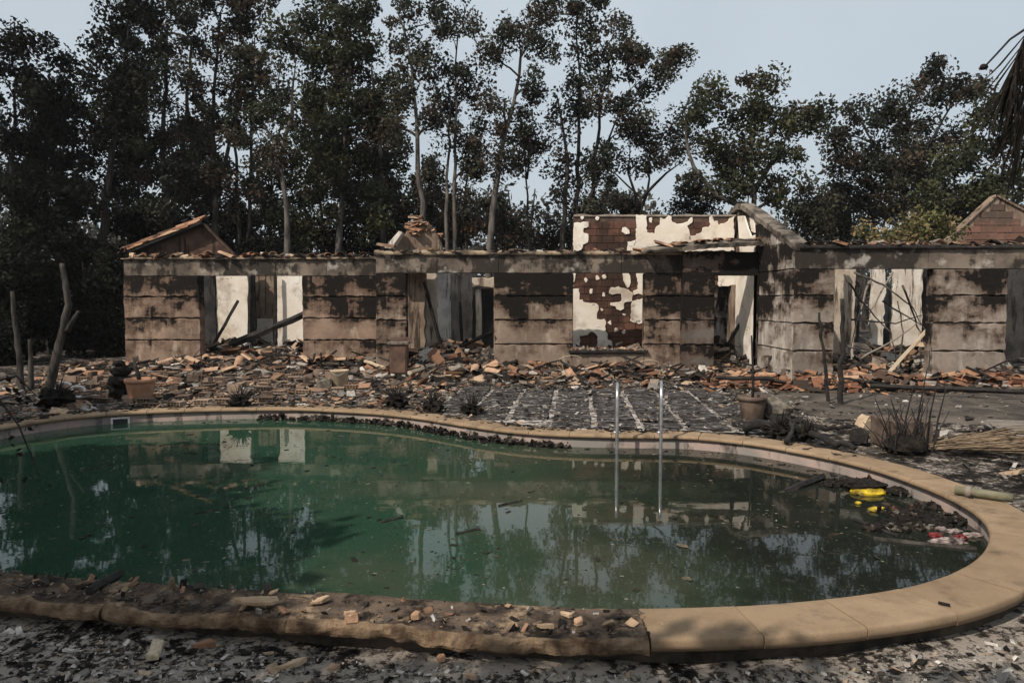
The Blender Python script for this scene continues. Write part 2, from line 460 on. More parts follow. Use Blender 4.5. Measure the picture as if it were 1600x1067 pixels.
def patio_dark():
    q = N('sooty_terrace_paving')
    col = q.mix(q.ramp(q.noise(1.7, 8, 0.65), 0.35, 0.65), (0.042, 0.036, 0.031), (0.115, 0.098, 0.082))
    col = q.mix(q.ramp(q.noise(7, 7, 0.7), 0.58, 0.7, 0, 0.6), col, (0.02, 0.018, 0.016))
    col = q.mix(q.ramp(q.noise(17, 7, 0.7), 0.66, 0.74, 0, 0.7), col, (0.32, 0.29, 0.26))
    q.bump(q.noise(30, 8, 0.7), 0.5, 0.012)
    return q.done(col, 0.9, 0.15)
M['terrace'] = patio_dark()
def charred_slab():
    q = N('charred_paving_slab')
    col = q.mix(q.ramp(q.noise(5, 8, 0.7), 0.38, 0.62), (0.015, 0.014, 0.014), (0.05, 0.045, 0.042))
    col = q.mix(q.ramp(q.noise(8, 9, 0.72, stretch=(0.6, 2.2, 1)), 0.53, 0.63, 0, 0.85), col, (0.40, 0.37, 0.35))
    q.bump(q.noise(20, 8, 0.7), 0.7, 0.02)
    return q.done(col, 0.92, 0.12)
M['slab'] = charred_slab()
def ash_white():
    q = N('white_ash')
    col = q.mix(q.ramp(q.noise(9, 8, 0.7), 0.42, 0.62), (0.07, 0.06, 0.055), (0.50, 0.46, 0.42))
    q.bump(q.noise(25, 8), 0.7, 0.02)
    return q.done(col, 0.97, 0.05)
M['ash'] = ash_white()
def tinted(name, rough=0.93, bump=0.4, sc=20):
    q = N(name)
    col = q.mix(q.ramp(q.noise(sc, 6, 0.7), 0.42, 0.72, 0.0, 0.6), q.attr(), (0.03, 0.026, 0.023))
    q.bump(q.noise(sc * 2, 7, 0.7), bump, 0.01)
    return q.done(col, rough, 0.1)
M['rubble'] = tinted('rubble')
def leafmat():
    q = N('foliage')
    m = q.done(q.attr(), 0.75, 0.1)
    tr = q.n('ShaderNodeBsdfTranslucent'); mx = q.n('ShaderNodeMixShader')
    q.t.links.new(q.attr(), tr.inputs[0]); mx.inputs[0].default_value = 0.22
    q.t.links.new(q.b.outputs[0], mx.inputs[1]); q.t.links.new(tr.outputs[0], mx.inputs[2])
    q.t.links.new(mx.outputs[0], q.out.inputs['Surface'])
    return m
M['leaf'] = leafmat()
def pool_wall_mat():
    q = N('stained_pool_lining')
    col = q.mix(q.ramp(q.noise(1.5, 7, 0.62), 0.36, 0.64), (0.17, 0.155, 0.14), (0.30, 0.225, 0.195))
    col = q.mix(q.ramp(q.noise(4.5, 8, 0.7, stretch=(1, 1, 0.4)), 0.52, 0.64, 0, 0.85), col, (0.028, 0.026, 0.023))
    q.bump(q.noise(20, 6), 0.4, 0.01)
    return q.done(col, 0.75, 0.3)
M['pool_wall'] = pool_wall_mat()
def water_mat():
    q = N('murky_green_water')
    a = q.noise(0.55, 6, 0.6); b = q.noise(16, 7, 0.75)
    col = q.mix(q.ramp(a, 0.34, 0.66), (0.030, 0.046, 0.028), (0.054, 0.060, 0.040))
    sx = q.n('ShaderNodeSeparateXYZ'); q.t.links.new(q.pos, sx.inputs[0])
    gx = q.math('ADD', sx.outputs[0], q.math('MULTIPLY', q.math('SUBTRACT', a, 0.5), 6.0))
    col = q.mix(q.ramp(gx, -2.5, 1.0, 0.85, 0.0), col, (0.016, 0.050, 0.031))
    # the algae gives way to clear dark water with sunk ash at the right-hand end
    edge = q.math('ADD', sx.outputs[0], q.math('MULTIPLY', q.math('SUBTRACT', q.noise(0.8, 6, 0.65, off=(2, 0, 0)), 0.5), 3.2))
    col = q.mix(q.ramp(edge, -0.2, 2.2, 0, 0.94), col, (0.010, 0.0125, 0.010))
    col = q.mix(q.ramp(b, 0.56, 0.68, 0, 0.5), col, (0.085, 0.095, 0.065))
    q.bump(q.noise(2.2, 3, 0.5, stretch=(1, 1.6, 1)), 0.035, 0.02)
    return q.done(col, 0.025, 0.5, IOR=1.333)
M['water'] = water_mat()

# ------------------------------------------------------------------ pool outline
inner_px = [(-40, 676), (30, 662), (100, 652), (180, 645), (300, 640), (400, 638), (470, 638), (540, 641), (600, 645), (660, 652),
            (720, 661.5), (770, 669), (830, 675), (900, 678.5), (980, 680), (1060, 681), (1120, 685), (1180, 692), (1240, 702),
            (1300, 714), (1360, 729), (1410, 745), (1460, 764), (1500, 783), (1530, 803), (1546, 826), (1543, 850), (1525, 872),
            (1490, 892), (1440, 909), (1380, 922), (1300, 933), (1200, 942), (1100, 947), (1000, 949), (900, 947), (800, 943),
            (700, 937), (600, 930), (500, 922), (400, 914), (300, 907), (200, 900), (100, 893), (0, 886), (-80, 868), (-130, 830), (-150, 780), (-130, 730), (-90, 696)]
ctrl = [gp(x, y, 0).to_2d() for x, y in inner_px]
def closed_curve(pts, step):
    n = len(pts); dense = []
    for i in range(n):
        p0, p1, p2, p3 = pts[i - 1], pts[i], pts[(i + 1) % n], pts[(i + 2) % n]
        for k in range(24):
            t = k / 24
            dense.append(0.5 * ((2 * p1) + (p2 - p0) * t + (2 * p0 - 5 * p1 + 4 * p2 - p3) * t * t + (3 * p1 - p0 - 3 * p2 + p3) * t ** 3))
    for _ in range(40):
        dense = [(dense[i - 1] + dense[i] * 2 + dense[(i + 1) % len(dense)]) / 4 for i in range(len(dense))]
    L = [0]
    for i in range(len(dense)): L.append(L[-1] + (dense[(i + 1) % len(dense)] - dense[i]).length)
    m = int(L[-1] / step); out = []; j = 0
    for k in range(m):
        s = k * L[-1] / m
        while L[j + 1] < s: j += 1
        t = (s - L[j]) / max(1e-9, L[j + 1] - L[j])
        out.append(dense[j].lerp(dense[(j + 1) % len(dense)], t))
    return out
PC = closed_curve(ctrl, 0.06)
NP = len(PC)
PN = []
for i in range(NP):
    t = (PC[(i + 2) % NP] - PC[i - 2]).normalized()
    PN.append(Vector((-t.y, t.x)))
for _ in range(6):
    PN = [(PN[i - 1] + PN[i] * 2 + PN[(i + 1) % NP]).normalized() for i in range(NP)]
def off(i, d): return PC[i % NP] + PN[i % NP] * d
centre = Vector((0.2, 6.0))
WATER_Z = -0.17

# ------------------------------------------------------------------ ground
def smooth(a, b, x):
    t = min(1, max(0, (x - a) / (b - a))); return t * t * (3 - 2 * t)
YL, YM, YR = 19.2, 17.3, 15.0
XR = X_at(1240, YR)             # side wall of the right-hand wing
XLM = X_at(588, YM)
def house_line(x):
    if x < XLM: return YL
    if x < XR: return YM
    return YR
def ground_z(x, y):
    z = -0.045 - 0.115 * smooth(6.5, 4.2, y)
    hl = house_line(x)
    m = smooth(hl - 2.6, hl - 0.3, y) * 0.10 + smooth(hl - 0.2, hl + 1.2, y) * 0.16
    if x < -9.0: m *= 0.3
    m *= 1 + 0.9 * fnoise((x, y, 0), 0.9, 3)
    a = 0.02 if y > 6 else 0.028
    z += m + a * fnoise((x, y, 0), 2.1) + 0.012 * fnoise((x, y, 0), 7.0)
    return z
def build_ground():
    idx = list(range(0, NP, 2)); rings = [0.2, 0.3, 0.36, 0.42]
    d = 0.5
    while d < 110: rings.append(d); d *= 1.085 if d < 30 else 1.4
    V = []; n = len(idx)
    for r in rings:
        for i in idx:
            p = off(i, min(r, 0.42))
            if r > 0.42:
                # beyond the coping the rings open out from the pool's middle
                dirv = (off(i, 0.42) - centre).normalized()
                p = off(i, 0.42) + dirv * (r - 0.42)
            z = ground_z(p.x, p.y) if r < 30 else 0.0
            V.append((p.x, p.y, z))
    Fc = []
    for a in range(len(rings) - 1):
        for i in range(n):
            j = (i + 1) % n
            Fc.append((a * n + i, a * n + j, (a + 1) * n + j, (a + 1) * n + i))
    me = np_mesh('ground', np.array(V), np.array(Fc), smooth=True)
    tag(link('ground', me, M['ground']), kind='structure')
build_ground()

# ------------------------------------------------------------------ pool
pool = empty('swimming_pool', (centre.x, centre.y, -1.4), 'curved swimming pool with tan stone coping and murky green water', 'pool')
def strip(name, mat, prof, parent, idx=None, closed=True):
    idx = idx or list(range(NP)); V = []; k = len(prof)
    for i in idx:
        for d, z in prof:
            p = off(i, d); V.append((p.x, p.y, z))
    n = len(idx); Fc = []
    for a in range(n if closed else n - 1):
        b = (a + 1) % n
        for j in range(k - 1): Fc.append((a * k + j, a * k + j + 1, b * k + j + 1, b * k + j))
    return link(name, np_mesh(name, np.array(V), np.array(Fc), smooth=True), mat, parent)
strip('pool_wall', M['pool_wall'], [(0.05, -0.045), (0.035, -0.055), (0.03, -0.4), (0.03, -1.45)], pool)
strip('pool_shell', M['shell'], [(0.31, -0.05), (0.30, -0.12), (0.33, -0.45)], pool)
mb = MB(); mb.v = [(off(i, 0.03).x, off(i, 0.03).y, -1.4) for i in range(0, NP, 4)]; mb.f = [tuple(range(len(mb.v)))]
mb.build('pool_floor', M['pool_wall'], pool)
mb = MB(); mb.v = [(off(i, 0.031).x, off(i, 0.031).y, WATER_Z) for i in range(0, NP, 2)]; mb.f = [tuple(range(len(mb.v)))]
wo = mb.build('pool_water', M['water']); tag(wo, kind='structure')
if wo.data.polygons[0].normal.z < 0: wo.data.flip_normals()
# skimmer mouth in the far wall
sk = min(range(NP), key=lambda i: (PC[i] - gp(190, 645, 0).to_2d()).length)
def frame_on_wall(i, d):
    t = Vector((PN[i].y, -PN[i].x)); c = off(i, d)
    return lambda u, v, w: Vector((c.x + t.x * u - PN[i].x * w, c.y + t.y * u - PN[i].y * w, v))
fr = frame_on_wall(sk, 0.03)
mb = MB()
for (a, b, c, d) in ((-0.13, -0.10, -0.22, -0.075), (0.10, 0.13, -0.22, -0.075), (-0.10, 0.10, -0.10, -0.075)):
    mb.slab([(a, c), (b, c), (b, d), (a, d)], 0.02, fr, 0.004)
skm = mb.build('skimmer_frame', M['rubber_white'], pool)
mb = MB(); mb.slab([(-0.099, -0.23), (0.099, -0.23), (0.099, -0.101), (-0.099, -0.101)], 0.006, fr, 0.001)
mb.build('skimmer_flap', M['pot_black'], skm)

# coping stones
i_break = min(range(NP), key=lambda i: (PC[i] - gp(993, 949, 0).to_2d()).length)
i_left = min(range(NP), key=lambda i: (PC[i] - gp(-100, 845, 0).to_2d()).length)
def stone(i0, i1, burnt):
    V = []; Fc = []
    if not burnt:
        prof = [(0.03, -0.05), (0.002, -0.046), (-0.004, -0.028), (0.002, -0.010), (0.010, -0.003), (0.022, 0.0), (0.05, 0.001), (0.12, 0.001), (0.26, 0.001), (0.345, 0.001), (0.366, 0.0), (0.375, -0.004), (0.38, -0.014), (0.381, -0.035), (0.376, -0.066)]
        steps = list(np.linspace(i0 + 0.06, i1 - 0.06, max(3, i1 - i0)))
        dz = random.uniform(-0.0025, 0.0025); tl = random.uniform(-0.004, 0.004)
    else:
        prof = [(0.03, -0.1), (0.0, -0.08), (-0.005, -0.03), (0.01, -0.006)] + [(0.02 + 0.03 * k, 0.0) for k in range(1, 12)] + [(0.376, -0.006), (0.384, -0.02), (0.388, -0.04), (0.388, -0.058), (0.380, -0.075), (0.33, -0.085)]
        steps = list(np.linspace(i0 + 0.1, i1 - 0.1, (i1 - i0) * 3)); dz = random.uniform(-0.02, 0.006); tl = random.uniform(-0.03, 0.0)
    k = len(prof); sd = random.uniform(0, 50)
    for s in steps:
        a = int(math.floor(s)); t = s - a
        for (d, z) in prof:
            p = off(a, d).lerp(off(a + 1, d), t)
            v = Vector((p.x, p.y, z + dz + tl * d))
            if burnt:
                q = fnoise(v, 3.0, sd) * 0.5 + fnoise(v, 8.0, sd) * 0.35 + fnoise(v, 22.0, sd) * 0.2
                edge = smooth(0.05, 0.36, d)
                v.z += q * 0.017 - edge * max(0, fnoise(v, 1.6, sd + 9)) * 0.035
                nn = PN[a % NP]
                sh = edge * (fnoise(v, 2.4, sd + 3) * 0.05 + fnoise(v, 7, sd) * 0.03 + fnoise(v, 19, sd) * 0.022)
                v.x += nn.x * sh; v.y += nn.y * sh
            V.append(tuple(v))
    m = len(steps); mb = MB(); mb.v = V
    for a in range(m - 1):
        for j in range(k):
            j2 = (j + 1) % k
            mb.f.append((a * k + j, a * k + j2, (a + 1) * k + j2, (a + 1) * k + j))
    b0 = len(mb.v); mb.v += mb.v[:k] + mb.v[(m - 1) * k:m * k]
    mb.f.append(tuple(b0 + j for j in range(k))); mb.f.append(tuple(b0 + k + j for j in reversed(range(k))))
    o = mb.build('coping_stone', M['coping_burnt'] if burnt else M['coping'], pool, smooth=not burnt)
    if burnt:
        o.data.materials.append(M['sandstone_face'])
        for f in o.data.polygons:
            js = sorted(set(v % k for v in f.vertices)) if max(f.vertices) < b0 else []
            if len(js) == 2 and js[0] >= k - 7 and js[1] <= k - 1: f.material_index = 1
    if burnt: o['label'] = 'scorched and crumbled coping stone on the near side'
    return o
i = i_left
order = []
span = (i_left - i_break) % NP
a = 0
while a < NP:
    k = (i_break + a)
    burnt = a < span
    step = random.choice((24, 31, 19)) if burnt else 9
    lim = span if burnt else NP
    step = min(step, lim - a)
    if lim - (a + step) < 4: step = lim - a
    stone(k, k + step, burnt); a += step

# ladder
lad = empty('pool_ladder', (1.6, 9.1, 0), 'stainless steel pool ladder with two tall handrails at the far edge', 'ladder')
def arc_rail(x, yb, yf, top):
    k_ = (yb + yf) / 2; X = lambda y: x * (1 + 0.9 * (y - k_) / k_)
    pts = [Vector((X(yb), yb, -0.03)), Vector((X(yb), yb, top - 0.2))]
    for k in range(1, 12):
        a = math.pi * k / 12
        y = (yb + yf) / 2 + (yb - yf) / 2 * math.cos(a); pts.append(Vector((X(y), y, top - 0.2 + 0.2 * math.sin(a))))
    pts += [Vector((X(yf), yf, top - 0.2)), Vector((X(yf), yf, -0.25)), Vector((X(yf), yf, -1.0))]
    return pts
ya = gp(965, 681, 0).y
for px, top in ((965, 0.67), (1034, 0.69)):
    x = X_at(px, ya)
    mb = MB(); mb.tube(arc_rail(x, ya + 0.22, ya - 0.24, top), 0.021, 12)
    r = mb.build('handrail', M['steel'], lad, True)
    mb = MB(); mb.lathe((x * (1 + 0.9 * 0.23 / ya), ya + 0.22, 0.003), [(0.055, 0.0), (0.055, 0.012), (0.03, 0.022), (0.022, 0.03)], 14)
    mb.build('floor_flange', M['steel'], r, True)
for z in (-0.35, -0.62, -0.9):
    mb = MB(); mb.box((X_at(965, ya) - 0.01, ya - 0.28, z), (X_at(1034, ya) + 0.01, ya - 0.2, z + 0.025))
    mb.build('tread', M['steel'], lad)

# ------------------------------------------------------------------ terrace paving beyond the pool
terr = empty('charred_terrace', (1.2, 11.5, 0)); tag(terr, 'charred square slabs with white ash in the joints behind the ladder', kind='structure')
mb = MB()
t0 = Vector((-1.35, 9.75)); ang = R(-5)
ux = Vector((math.cos(ang), math.sin(ang))); uy = Vector((-math.sin(ang), math.cos(ang)))
def inside_pool(p, d=0.45):
    j = min(range(0, NP, 2), key=lambda i: (PC[i] - p).length_squared)
    return (p - PC[j]).dot(PN[j]) < d
bed = [(-0.2, -0.4), (5.0, -0.4), (5.0, 3.6), (-0.2, 3.6)]
for a in range(8):
    for b in range(7):
        c = t0 + ux * (a * 0.62 + 0.3) + uy * (b * 0.62 + 0.3)
        if inside_pool(c, 0.62): continue
        fr = lambda u, v, w, c=c: Vector((*(c + ux * u + uy * v), 0)) + Vector((0, 0, w - 0.08 + 0.02 * fnoise((c.x, c.y, 0), 1.3)))
        mb = MB(); tw = random.uniform(-0.012, 0.012)
        mb.slab(outline_rect(-0.268, 0.268, -0.268, 0.268, 0.2, 0.016, 0.08), 0.075 + random.uniform(0, 0.02), fr, 0.012)
        mb.build('paving_slab', M['slab'], terr)
V = []; nx, ny = 44, 38
for b in range(ny):
    for a in range(nx):
        p = t0 + ux * (a * 5.0 / nx - 0.02) + uy * (b * 4.45 / ny - 0.05)
        j = min(range(0, NP, 3), key=lambda i: (PC[i] - p).length_squared)
        dd = (p - PC[j]).dot(PN[j])
        if dd < 0.3: p = PC[j] + PN[j] * 0.3
        V.append((p.x, p.y, -0.022 + 0.016 * fnoise((p.x, p.y, 0), 5) + 0.02 * fnoise((p.x, p.y, 0), 1.5)))
Fc = [(b * nx + a, b * nx + a + 1, (b + 1) * nx + a + 1, (b + 1) * nx + a) for b in range(ny - 1) for a in range(nx - 1)]
tag(link('ash_bed', np_mesh('ash_bed', np.array(V), np.array(Fc), smooth=True), M['ash'], terr))
# smooth sooty paving on the right
def sheet(name, pts, mat, z, n=26, amp=0.012):
    """a gently uneven sheet filling a four-sided patch"""
    A, B, C_, D = [Vector(p) for p in pts]; V = []
    for b in range(n):
        for a in range(n):
            u, v = a / (n - 1), b / (n - 1)
            p = (A.lerp(B, u)).lerp(D.lerp(C_, u), v)
            e = min(u, 1 - u, v, 1 - v)
            V.append((p.x, p.y, z + amp * fnoise((p.x, p.y, 0), 2) - (0.07 if e == 0 else 0)))
    Fc = [(b * n + a, b * n + a + 1, (b + 1) * n + a + 1, (b + 1) * n + a) for b in range(n - 1) for a in range(n - 1)]
    o = link(name, np_mesh(name, np.array(V), np.array(Fc), smooth=True), mat)
    tag(o, kind='structure'); return o
sheet('terrace', [(4.6, 10.6), (12.5, 8.4), (15, 13.2), (3.9, 13.2)], M['terrace'], 0.012)
# slatted deck at the right edge
deck = empty('wooden_deck', (7.6, 9.4, 0), 'weathered grey slatted deck beside the pool at right edge', 'deck')
p0 = gp(1490, 668, 0.04); 
for k in range(15):
    y = 8.15 + k * 0.115
    x0 = 6.15 + 0.02 * k + random.uniform(-0.1, 0.1)
    mb = MB(); rz = Matrix.Translation((x0, y, 0.045)) @ Matrix.Rotation(R(-14) + random.uniform(-0.01, 0.01), 4, 'Z')
    mb.box((0, 0, 0), (4.5, 0.088, 0.022), 0.004, rz)
    mb.build('slat', M['wood_grey'], deck)

# ------------------------------------------------------------------ the burnt house
house = empty('burnt_house', (0, 17, 0), 'roofless burnt single-storey house with soot stained walls and empty openings', 'house')
def front(Y): return lambda u, v, w: Vector((u, Y - w, v))
def sidel(X): return lambda u, v, w: Vector((X - w, u, v))     # faces -X
CZ = [-0.12, 0.65, 1.235, 1.81, 2.365]                        # joints between the render courses
T = 0.26
def pier(px0, px1, Y, mat, z0=-0.2, courses=CZ, top=2.365, xs=None):
    x0, x1 = xs if xs else (X_at(px0, Y), X_at(px1, Y))
    mb = MB(); mb.box((x0 + 0.012, Y + 0.022, z0), (x1 - 0.012, Y + T, top - 0.002))
    core = mb.build('wall_pier', M['wall_dark'], house)
    for a, b in zip(courses[:-1], courses[1:]):
        if b > top + 0.01: break
        mb = MB(); mb.slab(outline_rect(x0 + random.uniform(-.006, .006), x1 + random.uniform(-.006, .006), a + 0.016, b - 0.016, 0.11, 0.015, 0.07), 0.05 + random.uniform(-0.012, 0.012), lambda u, v, w: Vector((u, Y + 0.024 - w, v)), 0.012)
        mb.build('render_panel', mat, core)
    # the panel ends that line the openings
    for x, s in ((x0, -1), (x1, 1)):
        mb = MB()
        mb.slab(outline_rect(Y + 0.03, Y + T, z0, top - 0.01, 0.3, 0.006), 0.02, lambda u, v, w: Vector((x + s * (w - 0.012), u, v)), 0.004)
        mb.build('jamb', mat, core)
    return core
def band(px0, px1, Y, mat, z0=2.365, z1=2.80, seg=1.5, xs=None):
    x0, x1 = xs if xs else (X_at(px0, Y), X_at(px1, Y))
    mb = MB(); mb.box((x0 + 0.01, Y + 0.03, z0 + 0.004), (x1 - 0.01, Y + T - 0.005, z1 - 0.002))
    core = mb.build('ring_beam', M['wall_dark'], house)
    n = max(1, round((x1 - x0) / seg))
    for k in range(n):
        a = x0 + (x1 - x0) * k / n; b = x0 + (x1 - x0) * (k + 1) / n
        mb = MB(); mb.slab(outline_rect(a + 0.002, b - 0.002, z0, z1, 0.2, 0.006), 0.036 + random.uniform(-.002, .002), lambda u, v, w: Vector((u, Y + 0.034 - w, v)), 0.008)
        mb.build('beam_face', mat, core)
    return core
def rough_cap(x0, x1, Y, z0, z1, mat, over=0.07, amp=0.03, sd=0.0, depth=None):
    """a crumbling mortar cap along a wall top"""
    n = int((x1 - x0) / 0.07); mb = MB(); dp = depth or (T + over)
    prof = [(-over, z0), (-over - 0.01, z0 + (z1 - z0) * 0.4), (-over + 0.01, z1 - 0.012), (0.02, z1), (dp * 0.6, z1), (dp, z1 - 0.02), (dp, z0)]
    for i in range(n + 1):
        x = x0 + (x1 - x0) * i / n
        for (d, z) in prof:
            v = Vector((x, Y + d, z))
            q = fnoise(v, 2.0, sd) + 0.6 * fnoise(v, 7.0, sd)
            top = (z - z0) / (z1 - z0)
            mb.v.append((x, Y + d + q * amp * 0.7, z + top * (q * amp - max(0, fnoise((x, 0, 0), 1.4, sd + 5) - 0.15) * 0.12)))
    k = len(prof)
    for i in range(n):
        for j in range(k):
            mb.f.append((i * k + j, i * k + (j + 1) % k, (i + 1) * k + (j + 1) % k, (i + 1) * k + j))
    mb.f.append(tuple(range(k))); mb.f.append(tuple(n * k + j for j in reversed(range(k))))
    return mb.build('wall_cap', mat, house)

# left range
pier(195, 313, YL, M['wall_brown']); pier(473, 590, YL, M['wall_brown'])
band(195, 590, YL, M['band'])
rough_cap(X_at(193, YL), X_at(590, YL), YL, 2.80, 2.875, M['cap'], 0.06, 0.045, 1)
# middle range
pier(588, 635, YM, M['wall_mid']); pier(772, 895, YM, M['wall_mid']); pier(1007, 1066, YM, M['wall_mid'])
SILL = at(950, 546, YM).z
pier(895, 1007, YM, M['wall_mid'], courses=[-0.12, SILL - 0.09], top=SILL - 0.075)
band(588, 1066, YM, M['band'])
rough_cap(X_at(586, YM), X_at(1068, YM), YM, 2.80, 2.895, M['cap'], 0.07, 0.045, 4)
# window sill
mb = MB()
x0, x1 = X_at(889, YM), X_at(1012, YM)
mb.slab(outline_rect(x0, x1, YM - 0.11, YM + T, 0.12, 0.02), 0.06, lambda u, v, w: Vector((u, v, SILL - 0.07 + w)), 0.012)
mb.build('window_sill', M['char'], house)
# dark pier by the porch and the porch lintel
YP = 17.12
pier(1066, 1116, YP, M['wall_dark']); pier(1184, 1191, YP, M['wall_dark'], xs=(X_at(1184, YP), XR - 0.03))
band(1066, 1191, YP, M['wall_dark'], 2.30, 2.86, xs=(X_at(1066, YP), XR - 0.03))
# remains of the porch roof: a charred slab with tile edges
mb = MB()
pA, pB, pC = at(1010, 393, 16.9), at(1118, 381, 16.75), at(1192, 378, 16.75)
top = [pA, pB, pC]
nseg = 26; prof_y = [-0.05, 0.55]
for i in range(nseg + 1):
    t = i / nseg * 2; a = min(1, int(t)); p = top[a].lerp(top[a + 1], t - a)
    th = 0.05 + 0.05 * smooth(0, 0.6, t)
    for (dy, dz) in ((0, -th), (-0.02, -0.01), (0.05, 0.0), (0.6, 0.13), (0.6, 0.02)):
        q = fnoise((p.x, dy, dz), 3.1, 2) * 0.03 + 0.02 * abs(math.sin(p.x * 14))
        mb.v.append((p.x, p.y + dy + q, p.z + dz + q))
for i in range(nseg):
    for j in range(5):
        mb.f.append((i * 5 + j, i * 5 + (j + 1) % 5, (i + 1) * 5 + (j + 1) % 5, (i + 1) * 5 + j))
mb.f.append((0, 1, 2, 3, 4)); mb.f.append(tuple(nseg * 5 + j for j in (4, 3, 2, 1, 0)))
mb.build('porch_roof_remnant', M['gable_stone'], house)
# right wing: front
pier(1240, 1303, YR, M['wall_grey']); pier(1458, 1572, YR, M['wall_grey']); pier(1660, 1760, YR, M['wall_grey'])
band(1240, 1760, YR, M['band'], 2.365, 2.78)
rough_cap(X_at(1246, YR), X_at(1765, YR), YR, 2.78, 2.87, M['char'], 0.06, 0.035, 8)
# right wing: side wall with its gable (runs away from the camera, faces left)
PK = at(1150, 314, 18.9)
gy0, gy1, gpk = YR + 0.0, 22.8, 18.9
zE, zP = 2.88, PK.z
def gz(y): return zE + (zP - zE) * (1 - abs(y - gpk) / (gpk - gy0))
mb = MB()
prof = [(gy0 + 0.27, -0.2), (gy1, -0.2), (gy1, gz(gy1) - 0.02), (gpk, zP - 0.02), (gy0 + 0.27, gz(gy0 + 0.27) - 0.02)]
mb.slab(prof, T - 0.02, lambda u, v, w: Vector((XR + T - w, u, v)), 0.004)
gab = mb.build('gable_wall', M['wall_side'], house)
fr = lambda u, v, w: Vector((XR + 0.024 - w, u, v))
for a, b in zip(CZ[:-1], CZ[1:]):
    for (u0, u1) in ((YR + 0.0, 16.1), (16.1, 17.1)):
        mb = MB(); mb.slab(outline_rect(u0 + 0.004, u1 - 0.004, a + 0.012, b - 0.012, 0.2, 0.008, 0.03), 0.045 + random.uniform(-0.008, 0.006), fr, 0.012)
        mb.build('render_panel', M['wall_side'], gab)
mb = MB(); mb.slab([(YR, 2.38), (17.1, 2.375), (17.1, gz(17.1) - 0.1), (YR + 0.02, gz(YR) - 0.1)], 0.04, fr, 0.008)
mb.build('render_panel', M['wall_side'], gab)
# inside (white) plaster of the gable above and behind the porch
def patch(pts, frm, mat, parent, depth=0.03, jit=0.012, bev=0.008, sub=0.12):
    out = []
    n = len(pts)
    for i in range(n):
        a, b = pts[i], pts[(i + 1) % n]; L = math.hypot(b[0] - a[0], b[1] - a[1]); k = max(1, int(L / sub))
        for s in range(k):
            t = s / k
            out.append((a[0] + (b[0] - a[0]) * t + random.uniform(-jit, jit), a[1] + (b[1] - a[1]) * t + random.uniform(-jit, jit)))
    area = sum(out[i - 1][0] * out[i][1] - out[i][0] * out[i - 1][1] for i in range(len(out)))
    if area < 0: out.reverse()
    mb = MB(); mb.slab(out, depth, frm, bev)
    return mb.build('plaster_patch', mat, parent)
frg = lambda u, v, w: Vector((XR + 0.021 - w, u, v))
patch([(17.45, 0.0), (18.9, 0.0), (18.9, 2.2), (18.6, 2.9), (18.85, 3.9), (18.3, 3.85), (18.0, 3.5), (17.75, 3.3), (17.5, 3.3), (17.45, 2.0)], frg, M['white'], gab)
patch([(17.5, 3.35), (17.75, 3.4), (17.9, 3.75), (17.6, 3.72)], frg, M['white'], gab)
# sloping gable coping
mb = MB()
nseg = 40
for i in range(nseg + 1):
    y = gy0 - 0.02 + (gy1 + 0.05 - gy0) * i / nseg
    z = zE + (zP - zE) * (1 - abs(y - gpk) / (gpk - gy0))
    rr = 0.10 * (1 - min(1, abs(y - gpk) / 0.35) ** 2)
    for (dx, dz) in ((0.005, -0.14), (-0.03, -0.12), (-0.034, 0.012), (0.0, 0.022), (T + 0.03, 0.022), (T + 0.03, -0.13)):
        q = 0.02 * fnoise((dx, y, dz), 3, 4)
        mb.v.append((XR + dx + q, y, z + dz + q - rr))
for i in range(nseg):
    for j in range(6): mb.f.append((i * 6 + j, i * 6 + (j + 1) % 6, (i + 1) * 6 + (j + 1) % 6, (i + 1) * 6 + j))
mb.f.append(tuple(range(6))); mb.f.append(tuple(nseg * 6 + j for j in reversed(range(6))))
mb.build('gable_coping', M['gable_stone'], gab)

# spine wall: red hollow brick with islands of white plaster
YS = 19.0
sx0, sx1 = X_at(896, YS, 400), XR - 0.005
sz1 = at(1000, 338, YS).z
mb = MB()
door_x0, door_x1, door_z = X_at(1108, YS), X_at(1142, YS), at(1120, 446, YS).z
mb.box((sx0, YS, -0.2), (door_x0, YS + 0.2, sz1 - 0.01))
mb.box((door_x1, YS, -0.2), (sx1, YS + 0.2, door_z))
mb.box((door_x0, YS, door_z), (sx1, YS + 0.2, sz1 - 0.012))
spine = mb.build('spine_wall', M['mortar_dark'], house)
bw, bh = 0.30, 0.19
brick_me = None
def brick_mesh(name, w, h, d):
    mb = MB(); mb.slab([(-w / 2, -h / 2), (w / 2, -h / 2), (w / 2, h / 2), (-w / 2, h / 2)], d, lambda u, v, w_: Vector((u, -w_, v)), 0.006)
    return mb.mesh(name)
brick_me = brick_mesh('brick', bw - 0.012, bh - 0.012, 0.03); brick_me.materials.append(M['brick_red'])
half_me = brick_mesh('brick', bw / 2 - 0.012, bh - 0.012, 0.03); half_me.materials.append(M['brick_red'])
row = 0; z = 0.36
while z + bh < sz1 + 0.02:
    x = sx0 + (bw / 2 if row % 2 else 0)
    if row % 2:
        link('brick', half_me, None, spine, (sx0 + bw / 4, YS + random.uniform(0.001, 0.006), z + bh / 2))
    while x + bw < sx1:
        cx = x + bw / 2
        vis_up = z > 2.75; vis_win = X_at(880, YS) < cx < X_at(1012, YS); vis_door = cx > X_at(1100, YS)
        indoor = door_x0 - 0.16 < cx < door_x1 + 0.16 and z < door_z
        if (vis_up or vis_win or vis_door) and not indoor and random.random() > 0.012:
            link('brick', brick_me, None, spine, (cx, YS + random.uniform(0.0, 0.008), z + bh / 2), (0, random.uniform(-0.008, 0.008), 0))
        x += bw
    row += 1; z += bh
frs = lambda u, v, w: Vector((u, YS - 0.034 - w + 0.012, v))
